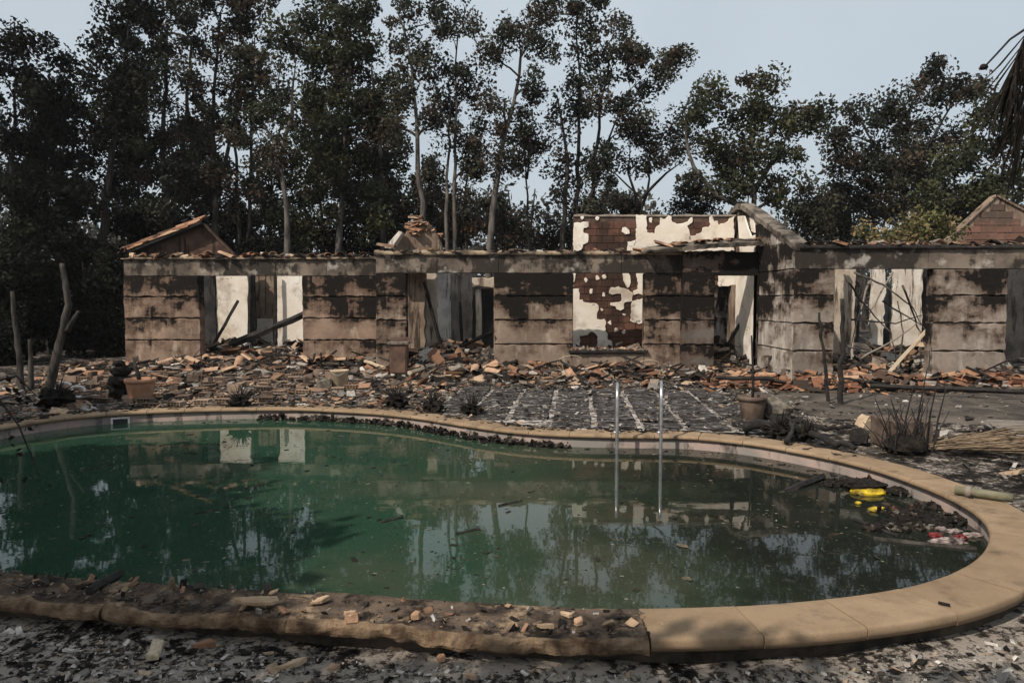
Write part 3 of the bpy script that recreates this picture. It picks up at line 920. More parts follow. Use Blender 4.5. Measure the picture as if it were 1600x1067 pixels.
def spatch(pxs, depth=0.03):
    pts = []
    for px, py in pxs:
        p = at(px, py, YS); pts.append((p.x, p.z))
    patch(pts, frs, M['white'], spine, depth, 0.02, 0.006, 0.06)
def Z3(l): return [(860 + x / 3.2325, 290 + y / 3.2325) for x, y in l]
spatch(Z3([(115, 190), (190, 186), (192, 210), (165, 215), (165, 240), (192, 245), (190, 285), (165, 300), (150, 335), (115, 335)]))
spatch(Z3([(360, 218), (378, 212), (398, 222), (398, 240), (380, 246), (362, 238)]))
spatch(Z3([(432, 150), (484, 152), (486, 240), (510, 243), (528, 240), (530, 205), (552, 198), (556, 165), (582, 172), (600, 150), (612, 160), (612, 185), (640, 192), (690, 185), (700, 165), (718, 162), (712, 190), (692, 205), (702, 225), (705, 335), (388, 340), (390, 285), (432, 272)]))
spatch(Z3([(705, 258), (740, 245), (765, 235), (768, 212), (800, 210), (806, 195), (798, 160), (812, 155), (820, 180), (838, 178), (848, 200), (885, 190), (900, 170), (925, 158), (926, 330), (706, 332)]))
spatch(Z3([(100, 440), (132, 442), (120, 480), (112, 520), (143, 518), (145, 575), (162, 577), (165, 588), (236, 596), (242, 610), (232, 672), (272, 676), (280, 700), (276, 735), (286, 740), (290, 775), (310, 790), (312, 830), (236, 830), (236, 755), (215, 742), (200, 735), (185, 752), (150, 760), (146, 830), (100, 830)]))
spatch(Z3([(362, 436), (392, 436), (402, 470), (400, 515), (384, 518), (370, 480)]))
spatch(Z3([(300, 520), (340, 510), (384, 520), (415, 540), (414, 586), (370, 590), (370, 620), (350, 630), (332, 625), (330, 606), (302, 606), (298, 595), (330, 586), (358, 586), (356, 546), (310, 550), (298, 545)]))
spatch(Z3([(428, 436), (490, 436), (490, 698), (420, 696), (402, 688), (410, 600), (412, 580), (466, 572), (466, 550), (440, 545), (420, 552), (418, 535), (440, 525), (440, 470)]))
spatch(Z3([(846, 440), (950, 440), (950, 505), (846, 510)]))
for (zx, zy) in ((160, 165), (238, 170), (180, 478), (236, 466), (272, 460), (205, 532), (268, 550), (258, 625), (370, 650), (330, 730), (370, 740), (300, 690), (440, 640), (345, 600), (505, 175), (870, 260)):
    r_ = random.uniform(7, 13); spatch(Z3([(zx + r_ * math.cos(a) * random.uniform(.6, 1.1), zy + r_ * 1.2 * math.sin(a) * random.uniform(.6, 1.1)) for a in np.linspace(0, 5.3, 6)]), 0.02)
mb = MB(); mb.box((door_x1 - 0.01, YS - 0.07, -0.1), (door_x1 + 0.2, YS + 0.22, door_z + 0.02), 0.01)
mb.build('door_frame', M['streak_brown'], house)
# a thin mortar crest on the spine wall
mb = MB(); n = 60
for i in range(n + 1):
    x = sx0 + (sx1 - sx0) * i / n; q = 0.05 * fnoise((x, 0, 0), 2.5, 7)
    for (d, zz) in ((-0.035, 0), (-0.03, 0.05 + q), (0.2, 0.05 + q), (0.215, 0)):
        mb.v.append((x, YS + d, sz1 - 0.01 + zz))
for i in range(n):
    for j in range(4): mb.f.append((i * 4 + j, i * 4 + (j + 1) % 4, (i + 1) * 4 + (j + 1) % 4, (i + 1) * 4 + j))
mb.build('wall_crest', M['mortar'], house)

# interior walls
def iwall(px0, px1, Y, py_top, mat, th=0.14, pybot=None, skew=0.0, jit=0.02, name='inner_wall'):
    x0, x1 = X_at(px0, Y), X_at(px1, Y); zt = at(800, py_top, Y).z
    mb = MB(); pts = outline_rect(x0, x1, -0.2, zt, 0.16, jit, 0.05)
    mb.slab(pts, th, lambda u, v, w: Vector((u, Y + skew * (u - x0) + th - w, v)), 0.01)
    return mb.build(name, mat, house)
# left room
iwall(338, 388, 21.6, 408, M['white'], jit=0.035); iwall(432, 480, 21.4, 408, M['white'], jit=0.035)
iwall(306, 337, 21.55, 410, M['streak_black'], 0.1); iwall(386, 398, 21.75, 408, M['streak_black'])
iwall(392, 436, 24.0, 418, M['streak_brown']); iwall(398, 424, 23.7, 498, M['white'])
iwall(280, 312, 22, 405, M['streak_black']); iwall(480, 640, 22.4, 402, M['streak_brown'])
# middle room
iwall(632, 664, 19.0, 408, M['streak_brown'], 0.3, jit=0.03); iwall(664, 682, 19.6, 406, M['streak_tan'], 0.3, jit=0.03)
iwall(680, 705, 21.0, 412, M['streak_blue']); iwall(700, 745, 22.5, 424, M['streak_black'], jit=0.03)
iwall(738, 776, 20.2, 438, M['streak_black'], 0.1)
iwall(770, 900, 22.8, 405, M['streak_black'])
mb = MB(); c = at(748, 500, 19.9); mb.tube([(c.x, c.y, -0.1), (c.x + 0.01, c.y, 1.2), (c.x - 0.01, c.y, at(748, 452, 19.9).z)], [0.09, 0.085, 0.08], 12, rough=0.04)
mb.build('column', M['streak_white'], house, True)
mb = MB(); a = at(737, 441, 19.75); b = at(790, 438, 19.75)
mb.slab(outline_rect(a.x, b.x, at(740, 449, 19.75).z, at(740, 434, 19.75).z, 0.15, 0.03), 0.3, front(20.0), 0.02)
mb.build('broken_lintel', M['streak_tan'], house)
# behind the porch doorway
iwall(1112, 1150, 21.6, 440, M['streak_black'])
iwall(1030, 1112, 22.4, 440, M['streak_brown'])
# right room
iwall(1318, 1336, 17.2, 402, M['streak_tan'], 0.16, jit=0.03); iwall(1300, 1318, 16.8, 400, M['streak_tan'], 0.1)
iwall(1362, 1382, 18.4, 408, M['streak_white'], 0.1, jit=0.04); iwall(1394, 1440, 18.8, 404, M['streak_white'], 0.1, jit=0.04)
iwall(1381, 1396, 18.9, 440, M['streak_blue'], 0.1); iwall(1437, 1490, 19.2, 404, M['streak_black'])
iwall(1560, 1720, 17.6, 402, M['streak_black'])
# base course blocks exposed at the foot of the walls
for px, py, Y, w in ((700 + 70, 575, 16.98, 0.4), (1210, 588, 15.9, 0.35)):
    pass

# ------------------------------------------------------------------ outbuildings
# tiled gable behind the left range
YG = 22.3
shed = empty('tiled_outbuilding', (at(285, 470, YG).x, YG, 0), 'small gabled outbuilding with broken clay tile roof behind the left walls', 'outbuilding')
gA, gB, gC = at(200, 399, YG), at(320, 352, YG), at(368, 400, YG)
mb = MB(); mb.slab([(gA.x, 0), (gC.x, 0), (gC.x, gC.z), (gB.x, gB.z), (gA.x, gA.z)], 0.2, front(YG + 0.2), 0.01)
mb.build('gable_end', M['streak_dark'], shed)
def tile_mesh(name, L=0.40, r=0.10, th=0.014):
    mb = MB(); n = 7
    for j, (y, k) in enumerate(((-L / 2, 1.0), (L / 2, 0.82))):
        for rad in (r * k, r * k - th):
            for i in range(n):
                a = math.pi * (0.06 + 0.88 * i / (n - 1))
                mb.v.append((rad * math.cos(a), y, rad * math.sin(a) * 0.75))
    for i in range(n - 1):
        mb.f.append((i, i + 1, 2 * n + i + 1, 2 * n + i)); mb.f.append((n + i, 3 * n + i, 3 * n + i + 1, n + i + 1))
        mb.f.append((i, n + i, n + i + 1, i + 1)); mb.f.append((2 * n + i, 2 * n + i + 1, 3 * n + i + 1, 3 * n + i))
    mb.f.append((0, 2 * n, 3 * n, n)); mb.f.append((n - 1, 2 * n - 1, 4 * n - 1, 3 * n - 1))
    me = mb.mesh(name); return me
tile_me = tile_mesh('roof_tile'); tile_me.materials.append(M['tile'])
tile_me2 = tile_mesh('roof_tile'); tile_me2.materials.append(M['tile_pale'])
broken_me = tile_mesh('roof_tile', 0.22, 0.10); broken_me.materials.append(M['tile'])
dv = (gB - gA); L = dv.length; dv.normalize(); pitch = math.atan2(dv.z, dv.x)
mb = MB(); mb.slab([(gA.x - 0.15, gA.z - 0.1), (gB.x + 0.02, gB.z + 0.0), (gB.x + 0.02, gB.z + 0.055), (gA.x - 0.15, gA.z - 0.04)], 0.9, front(YG + 0.55), 0.01)
mb.build('roof_boards', M['char'], shed)
dv2 = gC - gB
mb = MB(); mb.slab([(gB.x, gB.z), (gC.x, gC.z), (gC.x, gC.z + 0.06), (gB.x, gB.z + 0.06)], 0.25, front(YG + 0.06), 0.01)
mb.build('verge_mortar', M['streak_dark'], shed)
for rowi in range(4):
    n = int((L + 0.3) / 0.30)
    for k in range(n):
        if random.random() < 0.06: continue
        p = gA + dv * (-0.1 + 0.3 * k)
        link('roof_tile', tile_me if random.random() < 0.85 else tile_me2, None, shed, (p.x, YG - 0.28 + rowi * 0.19 + random.uniform(-0.02, 0.02), p.z + 0.06 + rowi * 0.085 + random.uniform(-0.01, 0.015)),
             (0, -pitch - 0.06, R(-90) + random.uniform(-0.08, 0.08)) if False else Matrix.Rotation(random.uniform(-0.07, 0.07), 3, 'Y').to_4x4().to_euler())
for ch in shed.children:
    if ch.name.startswith('roof_tile'):
        m = Matrix.Rotation(-pitch + 0.08, 4, 'Y') @ Matrix.Rotation(R(90) + random.uniform(-0.07, 0.07), 4, 'Z')
        ch.rotation_euler = m.to_euler()
# brick gable at far right
YB = 20.5
bg = empty('brick_gable_house', (at(1560, 470, YB).x, YB, 0), 'red brick gable end rising behind the right wing', 'house')
bA, bB, bC = at(1474, 384, YB), at(1556, 308, YB), at(1700, 384, YB)
mb = MB(); mb.slab([(bA.x, 0), (bC.x, 0), (bC.x, bC.z), (bB.x, bB.z), (bA.x, bA.z)], 0.2, front(YB + 0.2), 0.01)
mb.build('gable_end', M['streak_brown'], bg)
gb_half = brick_mesh('brick', 0.2, 0.185, 0.02); gb_half.materials.append(M['brick_gable'])
gb_me = brick_mesh('brick', 0.43, 0.185, 0.02); gb_me.materials.append(M['brick_gable'])
z = 2.6; row = 0
def gedge(zz):
    t = (zz - bA.z) / (bB.z - bA.z); return bA.x + (bB.x - bA.x) * max(0, t), bC.x + (bB.x - bC.x) * max(0, t)
while z < bB.z:
    l, r_ = gedge(z + 0.2)
    x = bA.x - 0.3 + (0.225 if row % 2 else 0)
    while x < min(r_, X_at(1640, YB)):
        if x - 0.21 > l + 0.02 and x + 0.21 < r_ and random.random() > 0.03:
            link('brick', gb_me, None, bg, (x, YB - 0.002 + random.uniform(0, 0.008), z + 0.1))
        elif x + 0.1 > l and x + 0.21 < r_:
            link('brick', gb_half, None, bg, (x + 0.11, YB - 0.002 + random.uniform(0, 0.008), z + 0.1))
        x += 0.45
    z += 0.205; row += 1
for A, B in ((bA, bB), (bB, bC)):
    mb = MB(); d = (B - A).normalized()
    mb.slab([(A.x, A.z), (B.x, B.z), (B.x, B.z + 0.07), (A.x, A.z + 0.07)], 0.3, front(YB + 0.24), 0.01)
    mb.build('verge', M['streak_brown'], bg)

# loose tiles lying on the wall tops
def loose_tile(p, rot, me, label, group, sc=1.0):
    o = link('clay_tile', me, None, None, p, rot, (sc, sc, sc)); tag(o, label, 'roof tile', group); return o
for k in range(20):
    px = random.choice((random.uniform(215, 300), random.uniform(320, 345), random.uniform(385, 430), random.uniform(455, 520), random.uniform(520, 585)))
    x = X_at(px, YL)
    loose_tile((x, YL + random.uniform(-0.04, 0.15), 2.885 + random.uniform(0, 0.03)), (random.uniform(-0.25, 0.25), random.uniform(-0.3, 0.3), random.choice((0, 0, R(80), R(20))) + random.uniform(-0.3, 0.3)),
               random.choice((tile_me, tile_me, tile_me2, broken_me)), 'clay roof tile left on top of the leftmost burnt wall', 'tiles along the left wall top')
loose_tile((X_at(357, YL), YL - 0.06, 2.895), (R(20), 0, R(75)), tile_me2, 'pale orange roof tile on the wall above the left doorway', None, 1.15)
for k in range(12):
    px = random.uniform(1020, 1190)
    yy = 16.95; z = at(px, 380 + max(0, (1118 - px) / 108 * 12), 16.9).z
    loose_tile((X_at(px, yy), yy + random.uniform(0, 0.4), z + 0.07), (R(8), random.uniform(-0.2, 0.2), random.uniform(-0.4, 0.4)), random.choice((tile_me, broken_me)),
               'sooty clay tile on the burnt porch roof edge', 'tiles on the porch roof')
loose_tile((X_at(1037, 17.2), 17.25, 3.0), (R(20), R(10), R(70)), tile_me2, 'orange clay tile tilted up beside the white patched wall', None, 1.3)
# chimney stump with a heap of tiles
YC = 18.4
ch = empty('chimney_stump', (at(655, 470, YC).x, YC, 2.4), 'broken wall stump above the roofline carrying a heap of clay tiles', 'wall stump')
mb = MB(); P = lambda px, py: (at(px, py, YC).x, at(px, py, YC).z)
mb.slab([P(604, 420), P(694, 420), P(690, 388), P(684, 366), P(668, 352), P(640, 356), P(628, 372), P(612, 386)], 0.5, front(YC + 0.5), 0.02)
mb.build('stump_wall', M['streak_brown'], ch)
mb = MB(); mb.slab([P(606, 389), P(628, 364), P(634, 366), P(616, 391)], 0.45, front(YC - 0.05), 0.01)
mb.build('sloping_slab', M['streak_white'], ch)
for k in range(46):
    px = random.gauss(660, 13); py = 362 - abs(random.gauss(0, 9)) + abs(px - 660) * 0.55
    p = at(px, py, YC + random.uniform(-0.1, 0.35))
    loose_tile(p, (random.uniform(-0.5, 0.5), random.uniform(-0.5, 0.5), random.uniform(0, 6.28)), random.choice((tile_me, tile_me, tile_me2, broken_me)),
               'clay tile in the heap on the broken wall stump', 'tiles heaped on the stump', 0.9)
loose_tile(at(603, 386, 17.35), (R(10), R(-8), R(80)), tile_me2, 'pale tile resting on the corner of the middle wall', None, 1.1)

# ------------------------------------------------------------------ beams, poles and branches in the ruins
def beam(name, a, b, w, mat, label, cat, n=6):
    a, b = Vector(a), Vector(b); mb = MB()
    pts = [a.lerp(b, i / n) + Vector([random.uniform(-1, 1) * w * 0.12 for _ in range(3)]) for i in range(n + 1)]
    mb.tube(pts, w, 5, rough=0.14)
    o = mb.build(name, mat); tag(o, label, cat); return o
beam('fallen_beam', at(352, 543, 20.4), at(478, 490, 19.7), 0.105, M['char'], 'charred roof beam fallen diagonally across the left doorway', 'beam')
beam('leaning_pole', at(1378, 594, 14.7), at(1452, 512, 15.6), 0.045, M['wood_pale'], 'pale wooden pole leaning in the wide right opening', 'pole')
beam('door_post', at(1455, 580, 15.05), at(1457, 505, 15.05), 0.045, M['char'], 'black charred post against the right opening jamb', 'post')
def branch(pts, r0, r1, mat, name, label, cat='branch', group=None, n=6):
    pts = [Vector(p) for p in pts]; mb = MB()
    fine = []
    for i in range(len(pts) - 1):
        for k in range(4):
            t = k / 4; fine.append(pts[i].lerp(pts[i + 1], t) + Vector([random.uniform(-1, 1) * r0 * 0.5 for _ in range(3)]))
    fine.append(pts[-1]); m = len(fine)
    mb.tube(fine, [r0 + (r1 - r0) * i / (m - 1) for i in range(m)], n, rough=0.1)
    o = mb.build(name, mat, None, True); tag(o, label, cat, group); return o
BR = [[(1318, 430, 15.9), (1345, 470, 15.8), (1392, 520, 15.6), (1400, 560, 15.5)], [(1335, 425, 16.3), (1380, 445, 16.2), (1425, 480, 16), (1448, 520, 15.7)],
      [(1378, 470, 15.6), (1410, 490, 15.5), (1452, 515, 15.5)], [(1410, 445, 16), (1430, 500, 16), (1445, 540, 15.8)], [(1330, 500, 15.8), (1400, 505, 15.6), (1450, 490, 15.6)],
      [(1345, 560, 15.5), (1400, 530, 15.5), (1440, 500, 15.5)], [(1320, 540, 15.6), (1370, 550, 15.5), (1420, 548, 15.4)], [(1358, 440, 16.4), (1340, 500, 16.2), (1325, 560, 16)],
      [(1395, 425, 16.5), (1370, 470, 16.3), (1352, 500, 16.2)], [(1400, 590, 15.2), (1412, 520, 15.6), (1402, 470, 15.8)]]
BL = ['falling from the top left corner to the middle floor', 'arching from the top left to the right jamb', 'crossing from the middle to the right jamb', 'hanging steeply near the right jamb', 'lying level across the middle', 'rising from lower left toward the right jamb', 'lying low across the rubble', 'dropping steeply along the left panel', 'slanting down from the top middle to the left', 'standing upright in the middle']
for b, bl in zip(BR, BL):
    branch([at(*p) for p in b], 0.026, 0.008, random.choice((M['bark'], M['wood_grey'], M['bark_dark'])), 'bare_branch', 'bare branch in the right opening ' + bl, group='branches in the right opening')
for (a, b, r_, lb) in (((389, 540, 21.3), (391, 420, 21.3), 0.06, 'charred door post left of the dark inner doorway'), ((431, 540, 21.2), (430, 425, 21.2), 0.05, 'charred door post right of the dark inner doorway'), ((330, 545, 20.6), (372, 470, 21.2), 0.05, 'charred rafter leaning on the left white wall'),
                      ((690, 545, 19.4), (662, 440, 19.0), 0.05, 'charred rafter leaning inside the wide middle opening'), ((705, 548, 19.0), (768, 520, 19.0), 0.06, 'charred beam lying in the wide middle opening'), ((722, 540, 20.6), (716, 430, 20.8), 0.045, 'charred stud standing in the wide middle opening'), ((1125, 560, 18.3), (1160, 500, 18.6), 0.045, 'charred rafter leaning inside the porch doorway')):
    beam('charred_timber', at(*a), at(*b), r_, M['char'], lb, 'timber')
# stakes standing before the right wing
def stake(px, y0, y1, lean, r, label):
    b = gp(px[0], y0, 0.0); t = at(px[1], y1, b.y)
    o = branch([b - Vector((0, 0, 0.1)), b.lerp(t, 0.3) + Vector((lean, 0, 0)), b.lerp(t, 0.65) + Vector((lean * 0.5, 0, 0)), t], r, r * 0.6, M['char'], 'charred_stake', label, 'stake', n=8)
stake((1297, 1280), 628, 488, -0.02, 0.035, 'thin charred stake standing left of a thicker one')
stake((1311, 1316), 632, 467, 0.02, 0.05, 'thick charred stake standing before the right wing')

# ------------------------------------------------------------------ rubble
def shards(pos, size, tint, flat=0.5, tilt=0.6):
    n = len(pos)
    base = np.array([[x, y, z] for z in (-.5, .5) for y in (-.5, .5) for x in (-.5, .5)])
    V = np.repeat(base[None], n, 0) * (1 + rng.uniform(-0.35, 0.35, (n, 8, 3)))
    asp = np.stack([rng.uniform(0.6, 1.6, n), rng.uniform(0.4, 1.0, n), rng.uniform(0.15, 0.6, n) * flat * 1.6], 1)
    V *= (asp * size[:, None])[:, None, :]
    a = rng.uniform(0, 6.283, n); b = rng.normal(0, tilt, n); c = rng.normal(0, tilt, n)
    ca, sa, cb, sb, cc, sc_ = np.cos(a), np.sin(a), np.cos(b), np.sin(b), np.cos(c), np.sin(c)
    O, I = np.zeros(n), np.ones(n)
    Rz = np.stack([ca, -sa, O, sa, ca, O, O, O, I], 1).reshape(n, 3, 3)
    Rx = np.stack([I, O, O, O, cb, -sb, O, sb, cb], 1).reshape(n, 3, 3)
    Ry = np.stack([cc, O, sc_, O, I, O, -sc_, O, cc], 1).reshape(n, 3, 3)
    Rm = Rz @ Rx @ Ry
    V = np.einsum('nij,nkj->nki', Rm, V) + pos[:, None, :]
    fc = np.array([(0, 2, 3, 1), (4, 5, 7, 6), (0, 1, 5, 4), (2, 6, 7, 3), (0, 4, 6, 2), (1, 3, 7, 5)])
    Fc = (fc[None] + (np.arange(n) * 8)[:, None, None]).reshape(-1, 4)
    return V.reshape(-1, 3), Fc, np.repeat(tint, 8, 0)
def palette(n, cols, w):
    c = np.array(cols)[rng.choice(len(cols), n, p=np.array(w) / sum(w))]
    return np.clip(c * rng.uniform(0.55, 1.2, (n, 1)), 0.005, 0.85)
ASH = [(0.44, 0.41, 0.38), (0.26, 0.235, 0.21), (0.09, 0.08, 0.07), (0.018, 0.016, 0.015), (0.34, 0.25, 0.17)]
CLAY = [(0.32, 0.195, 0.125), (0.40, 0.29, 0.20), (0.23, 0.125, 0.08), (0.085, 0.065, 0.052), (0.018, 0.016, 0.015), (0.42, 0.39, 0.355), (0.19, 0.155, 0.125)]
def scatter(name, label, cat, pts, smin, smax, cols, w, flat=0.5, lift=0.0, zf=None, tilt=0.6):
    n = len(pts); size = smin * (smax / smin) ** (rng.random(n) ** 2.3)
    pos = np.array([(x, y, (zf or ground_z)(x, y)) for x, y in pts]); pos[:, 2] += size * 0.12 + rng.random(n) ** 2 * lift
    V, Fc, t = shards(pos, size, palette(n, cols, w), flat, tilt)
    o = link(name, np_mesh(name, V, Fc, t), M['rubble']); tag(o, label, cat, kind='stuff'); return o
def region(n, quad, ok=None):
    A, B, C_, D = quad; out = []
    while len(out) < n:
        u, v = random.random(), random.random()
        p = (Vector(A).lerp(Vector(B), u)).lerp(Vector(D).lerp(Vector(C_), u), v)
        if ok and not ok(p): continue
        out.append((p.x, p.y))
    return out
clear = lambda p: not inside_pool(p, 0.44)
# rubble apron along the house, thicker toward the walls
pts = []
while len(pts) < 12000:
    x = random.uniform(-11.5, 10.5); hl = house_line(x)
    y = hl - abs(random.gauss(0, 1.25)) + 0.25
    if y < 10.8 or (x > XR and y < hl - 1.8): continue
    if -9.5 < x < -4.2 and random.random() < 0.25: continue
    pts.append((x, y))
scatter('brick_rubble', 'broken brick, tile and plaster rubble along the house front', 'rubble', pts, 0.03, 0.30, CLAY, (2.0, 1.4, 1.6, 3.2, 3.4, 1.6, 2.4), 0.26, 0.06, tilt=0.3)
pts = []
while len(pts) < 3600:
    x = random.uniform(-10.3, 10.5); y = house_line(x) + random.uniform(0.2, 3.4); pts.append((x, y))
scatter('indoor_rubble', 'heaped rubble and ash on the floors inside the ruined house', 'rubble', pts, 0.05, 0.42, CLAY, (1.8, 1.2, 1.5, 2.6, 3, 1.8, 1.8), 0.38, 0.26, tilt=0.45)
pts = region(4200, [(-10.5, 9.3), (-1.2, 9.8), (-1.0, 15), (-10.5, 16)], clear)
scatter('terrace_debris', 'fine clay and ash debris strewn over the left terrace', 'debris', pts, 0.02, 0.17, CLAY, (2.2, 2.0, 1.0, 2.2, 2.2, 1.7, 1.8), 0.28, 0.02, tilt=0.3)
pts = region(3000, [(-1.3, 9.8), (6, 9.2), (5.0, 14.8), (-1.3, 15)], clear)
scatter('ash_flakes', 'black and pale ash flakes strewn on the charred slabs', 'ash', pts, 0.015, 0.085, ASH, (1.2, 1.2, 2.2, 3, 0.8), 0.25, 0.01, tilt=0.3, zf=lambda x, y: max(ground_z(x, y), 0.0))
# terracotta shards before the right wing
pts = []
while len(pts) < 900:
    x = random.uniform(4.0, 11.5); y = YR - 0.25 - abs(random.gauss(0, 0.62))
    if x < XR: y += 0.5
    pts.append((x, y))
scatter('tile_shards', 'orange roof tile shards in a drift along the right wing', 'tile shards', pts, 0.08, 0.34, [(0.32, 0.15, 0.09), (0.40, 0.22, 0.135), (0.21, 0.095, 0.06), (0.045, 0.035, 0.028)], (3, 1.6, 2.2, 2.6), 0.2, 0.07, tilt=0.35)
# near side: ash, flakes and chips
pts = region(16000, [(-3.6, 2.6), (4.2, 2.6), (6.5, 5.4), (-4.6, 4.6)], clear)
scatter('lawn_ash', 'grey and white ash crumbs on the burnt ground before the pool', 'ash', pts, 0.005, 0.05, [(0.55, 0.51, 0.46), (0.32, 0.29, 0.26), (0.12, 0.105, 0.09), (0.018, 0.016, 0.015), (0.40, 0.30, 0.21)], (2.8, 2.8, 2.4, 2.8, 1.0), 0.34, 0.004, tilt=0.4)
pts = region(700, [(5.0, 5.0), (9.5, 4.5), (9, 10), (4.5, 9.6)], clear)
scatter('edge_debris', 'dark debris and ash beside the right end of the pool', 'debris', pts, 0.02, 0.14, ASH, (1, 1.2, 2.5, 3, 1), 0.4, 0.02)

pts = region(1100, [(4.8, 10.6), (12, 8.6), (13, 13.4), (4.2, 13.4)], clear)
scatter('terrace_crumbs', 'small dark crumbs on the sooty right terrace', 'debris', pts, 0.01, 0.07, ASH, (0.7, 1, 2.5, 2.5, 0.9), 0.3, 0.0, zf=lambda x, y: 0.012, tilt=0.3)
pts = [(random.uniform(X_at(893, YM), X_at(1008, YM)), random.uniform(YM - 0.08, YM + 0.24)) for _ in range(260)]
scatter('sill_rubble', 'plaster crumbs lying along the window sill', 'rubble', pts, 0.02, 0.11, CLAY, (1.5, 2, 1, 1, 0.6, 2.5, 1.5), 0.5, 0.03, zf=lambda x, y: SILL - 0.01)
mb = MB()
for k in range(150):
    x = random.uniform(-10, 10.5); y = house_line(x) - abs(random.gauss(0.2, 1.1)); L_ = random.uniform(0.25, 1.1); a = random.uniform(0, 6.28); el = random.gauss(0.08, 0.2)
    c = Vector((x, y, ground_z(x, y) + 0.09 + abs(el) * 0.2)); d = Vector((math.cos(a) * math.cos(el), math.sin(a) * math.cos(el), math.sin(el))) * L_
    j_ = Vector((random.gauss(0, 0.04), random.gauss(0, 0.04), random.gauss(0, 0.02)))
    mb.tube([c - d * 0.5, c + j_, c + d * 0.5], [random.uniform(0.008, 0.03)] * 3, 5, rough=0.2)
o = mb.build('burnt_sticks', M['char']); tag(o, 'charred sticks and bent rods scattered through the rubble', 'sticks', kind='stuff')
pts = [(random.uniform(X_at(196, YL), X_at(588, YL)), YL + random.uniform(-0.05, 0.22)) for _ in range(420)] + [(random.uniform(XLM, X_at(1064, YM)), YM + random.uniform(-0.05, 0.22)) for _ in range(330)] + [(random.uniform(XR + 0.1, X_at(1610, YR)), YR + random.uniform(-0.05, 0.22)) for _ in range(380)]
scatter('wall_top_rubble', 'tile and mortar scraps lying along the wall tops', 'rubble', pts, 0.03, 0.24, CLAY, (2.2, 1.2, 2, 2.5, 3.2, 0.8, 1.5), 0.34, 0.03, zf=lambda x, y: 2.86, tilt=0.35)
# single roof tiles lying before the right wing and the porch
for k in range(70):
    x = random.uniform(4.2, 11); y = YR - 0.3 - abs(random.gauss(0, 0.5)) + (0.6 if x < XR else 0)
    loose_tile((x, y, ground_z(x, y) + 0.09 + random.uniform(0, 0.05)), (random.uniform(-0.4, 0.4) + random.choice((0, 0, math.pi)), random.uniform(-0.4, 0.4), random.uniform(0, 6.28)),
               random.choice((tile_me, tile_me, broken_me, tile_me2)), *(('fallen clay tile before the porch doorway', 'fallen tiles before the porch') if x < XR - 0.3 else ('fallen clay tile around the two charred stakes', 'fallen tiles around the stakes') if x < 7.4 else ('fallen clay tile before the wide right opening', 'fallen tiles before the right opening') if x < 9 else ('fallen clay tile before the far right pier', 'fallen tiles before the right pier')))
for k in range(45):
    x = random.uniform(-9, 4.5); y = house_line(x) - 0.4 - abs(random.gauss(0, 0.9))
    loose_tile((x, y, ground_z(x, y) + 0.11 + random.uniform(0, 0.05)), (random.uniform(-0.5, 0.5) + random.choice((0, 0, math.pi)), random.uniform(-0.4, 0.4), random.uniform(0, 6.28)),
               random.choice((tile_me, broken_me, tile_me2, tile_me2)), *(('fallen clay tile in the rubble below the left range', 'fallen tiles below the left range') if x < XLM else ('fallen clay tile in the rubble below the wide middle opening', 'fallen tiles below the middle opening') if x < -0.4 else ('fallen clay tile in the rubble below the window wall', 'fallen tiles below the window wall')))
# hollow bricks on the left terrace
def hollow_mesh():
    mb = MB(); w, d, h, t = 0.25, 0.16, 0.085, 0.011
    mb.box((-w / 2, -d / 2, 0), (w / 2, d / 2, t)); mb.box((-w / 2, -d / 2, h - t), (w / 2, d / 2, h))
    for k in range(5):
        x = -w / 2 + (w - t) * k / 4
        mb.box((x, -d / 2 + 0.001, t), (x + t, d / 2 - 0.001, h - t))
    mb.box((-w / 2 + t, -d / 2 + 0.002, h / 2 - t / 2), (w / 2 - t, d / 2 - 0.002, h / 2 + t / 2))
    return mb.mesh('hollow_brick')
hol = hollow_mesh(); hol.materials.append(M['brick_tan'])
placed = []
tries = 0
while len(placed) < 120 and tries < 6000:
    tries += 1
    px, py = random.uniform(85, 560), random.uniform(574, 632)
    if px > 430 and py > 612: continue
    p = gp(px, py, 0.02)
    if p.y > house_line(p.x) - 0.4: continue
    if any((p.x - a) ** 2 + ((p.y - b) * 0.9) ** 2 < 0.09 for a, b in placed) or inside_pool(p.to_2d(), 0.7): continue
    placed.append((p.x, p.y))
    turn = random.choice((0, 0, 0, R(90))) + random.gauss(0, 0.18)
    lay = random.choice((0,) * 7 + (R(90),))
    o = link('hollow_brick', hol, None, None, (p.x, p.y, ground_z(p.x, p.y) - 0.005 + (0.07 if lay else 0)), (lay + random.gauss(0, 0.05), random.gauss(0, 0.05), turn))
    where = 'near the terracotta pot' if px < 300 and py > 596 else 'by the left end of the house' if px < 300 else 'before the left doorway' if px < 440 and py < 596 else 'near the far pool coping' if px < 440 else 'near the tan bucket'
    pose = 'tipped up' if lay else 'turned end-on' if abs(turn) > 0.8 else 'lying flat'
    tag(o, 'hollow clay brick ' + pose + ' on the terrace ' + where, 'brick', 'hollow bricks ' + pose + ' ' + where)

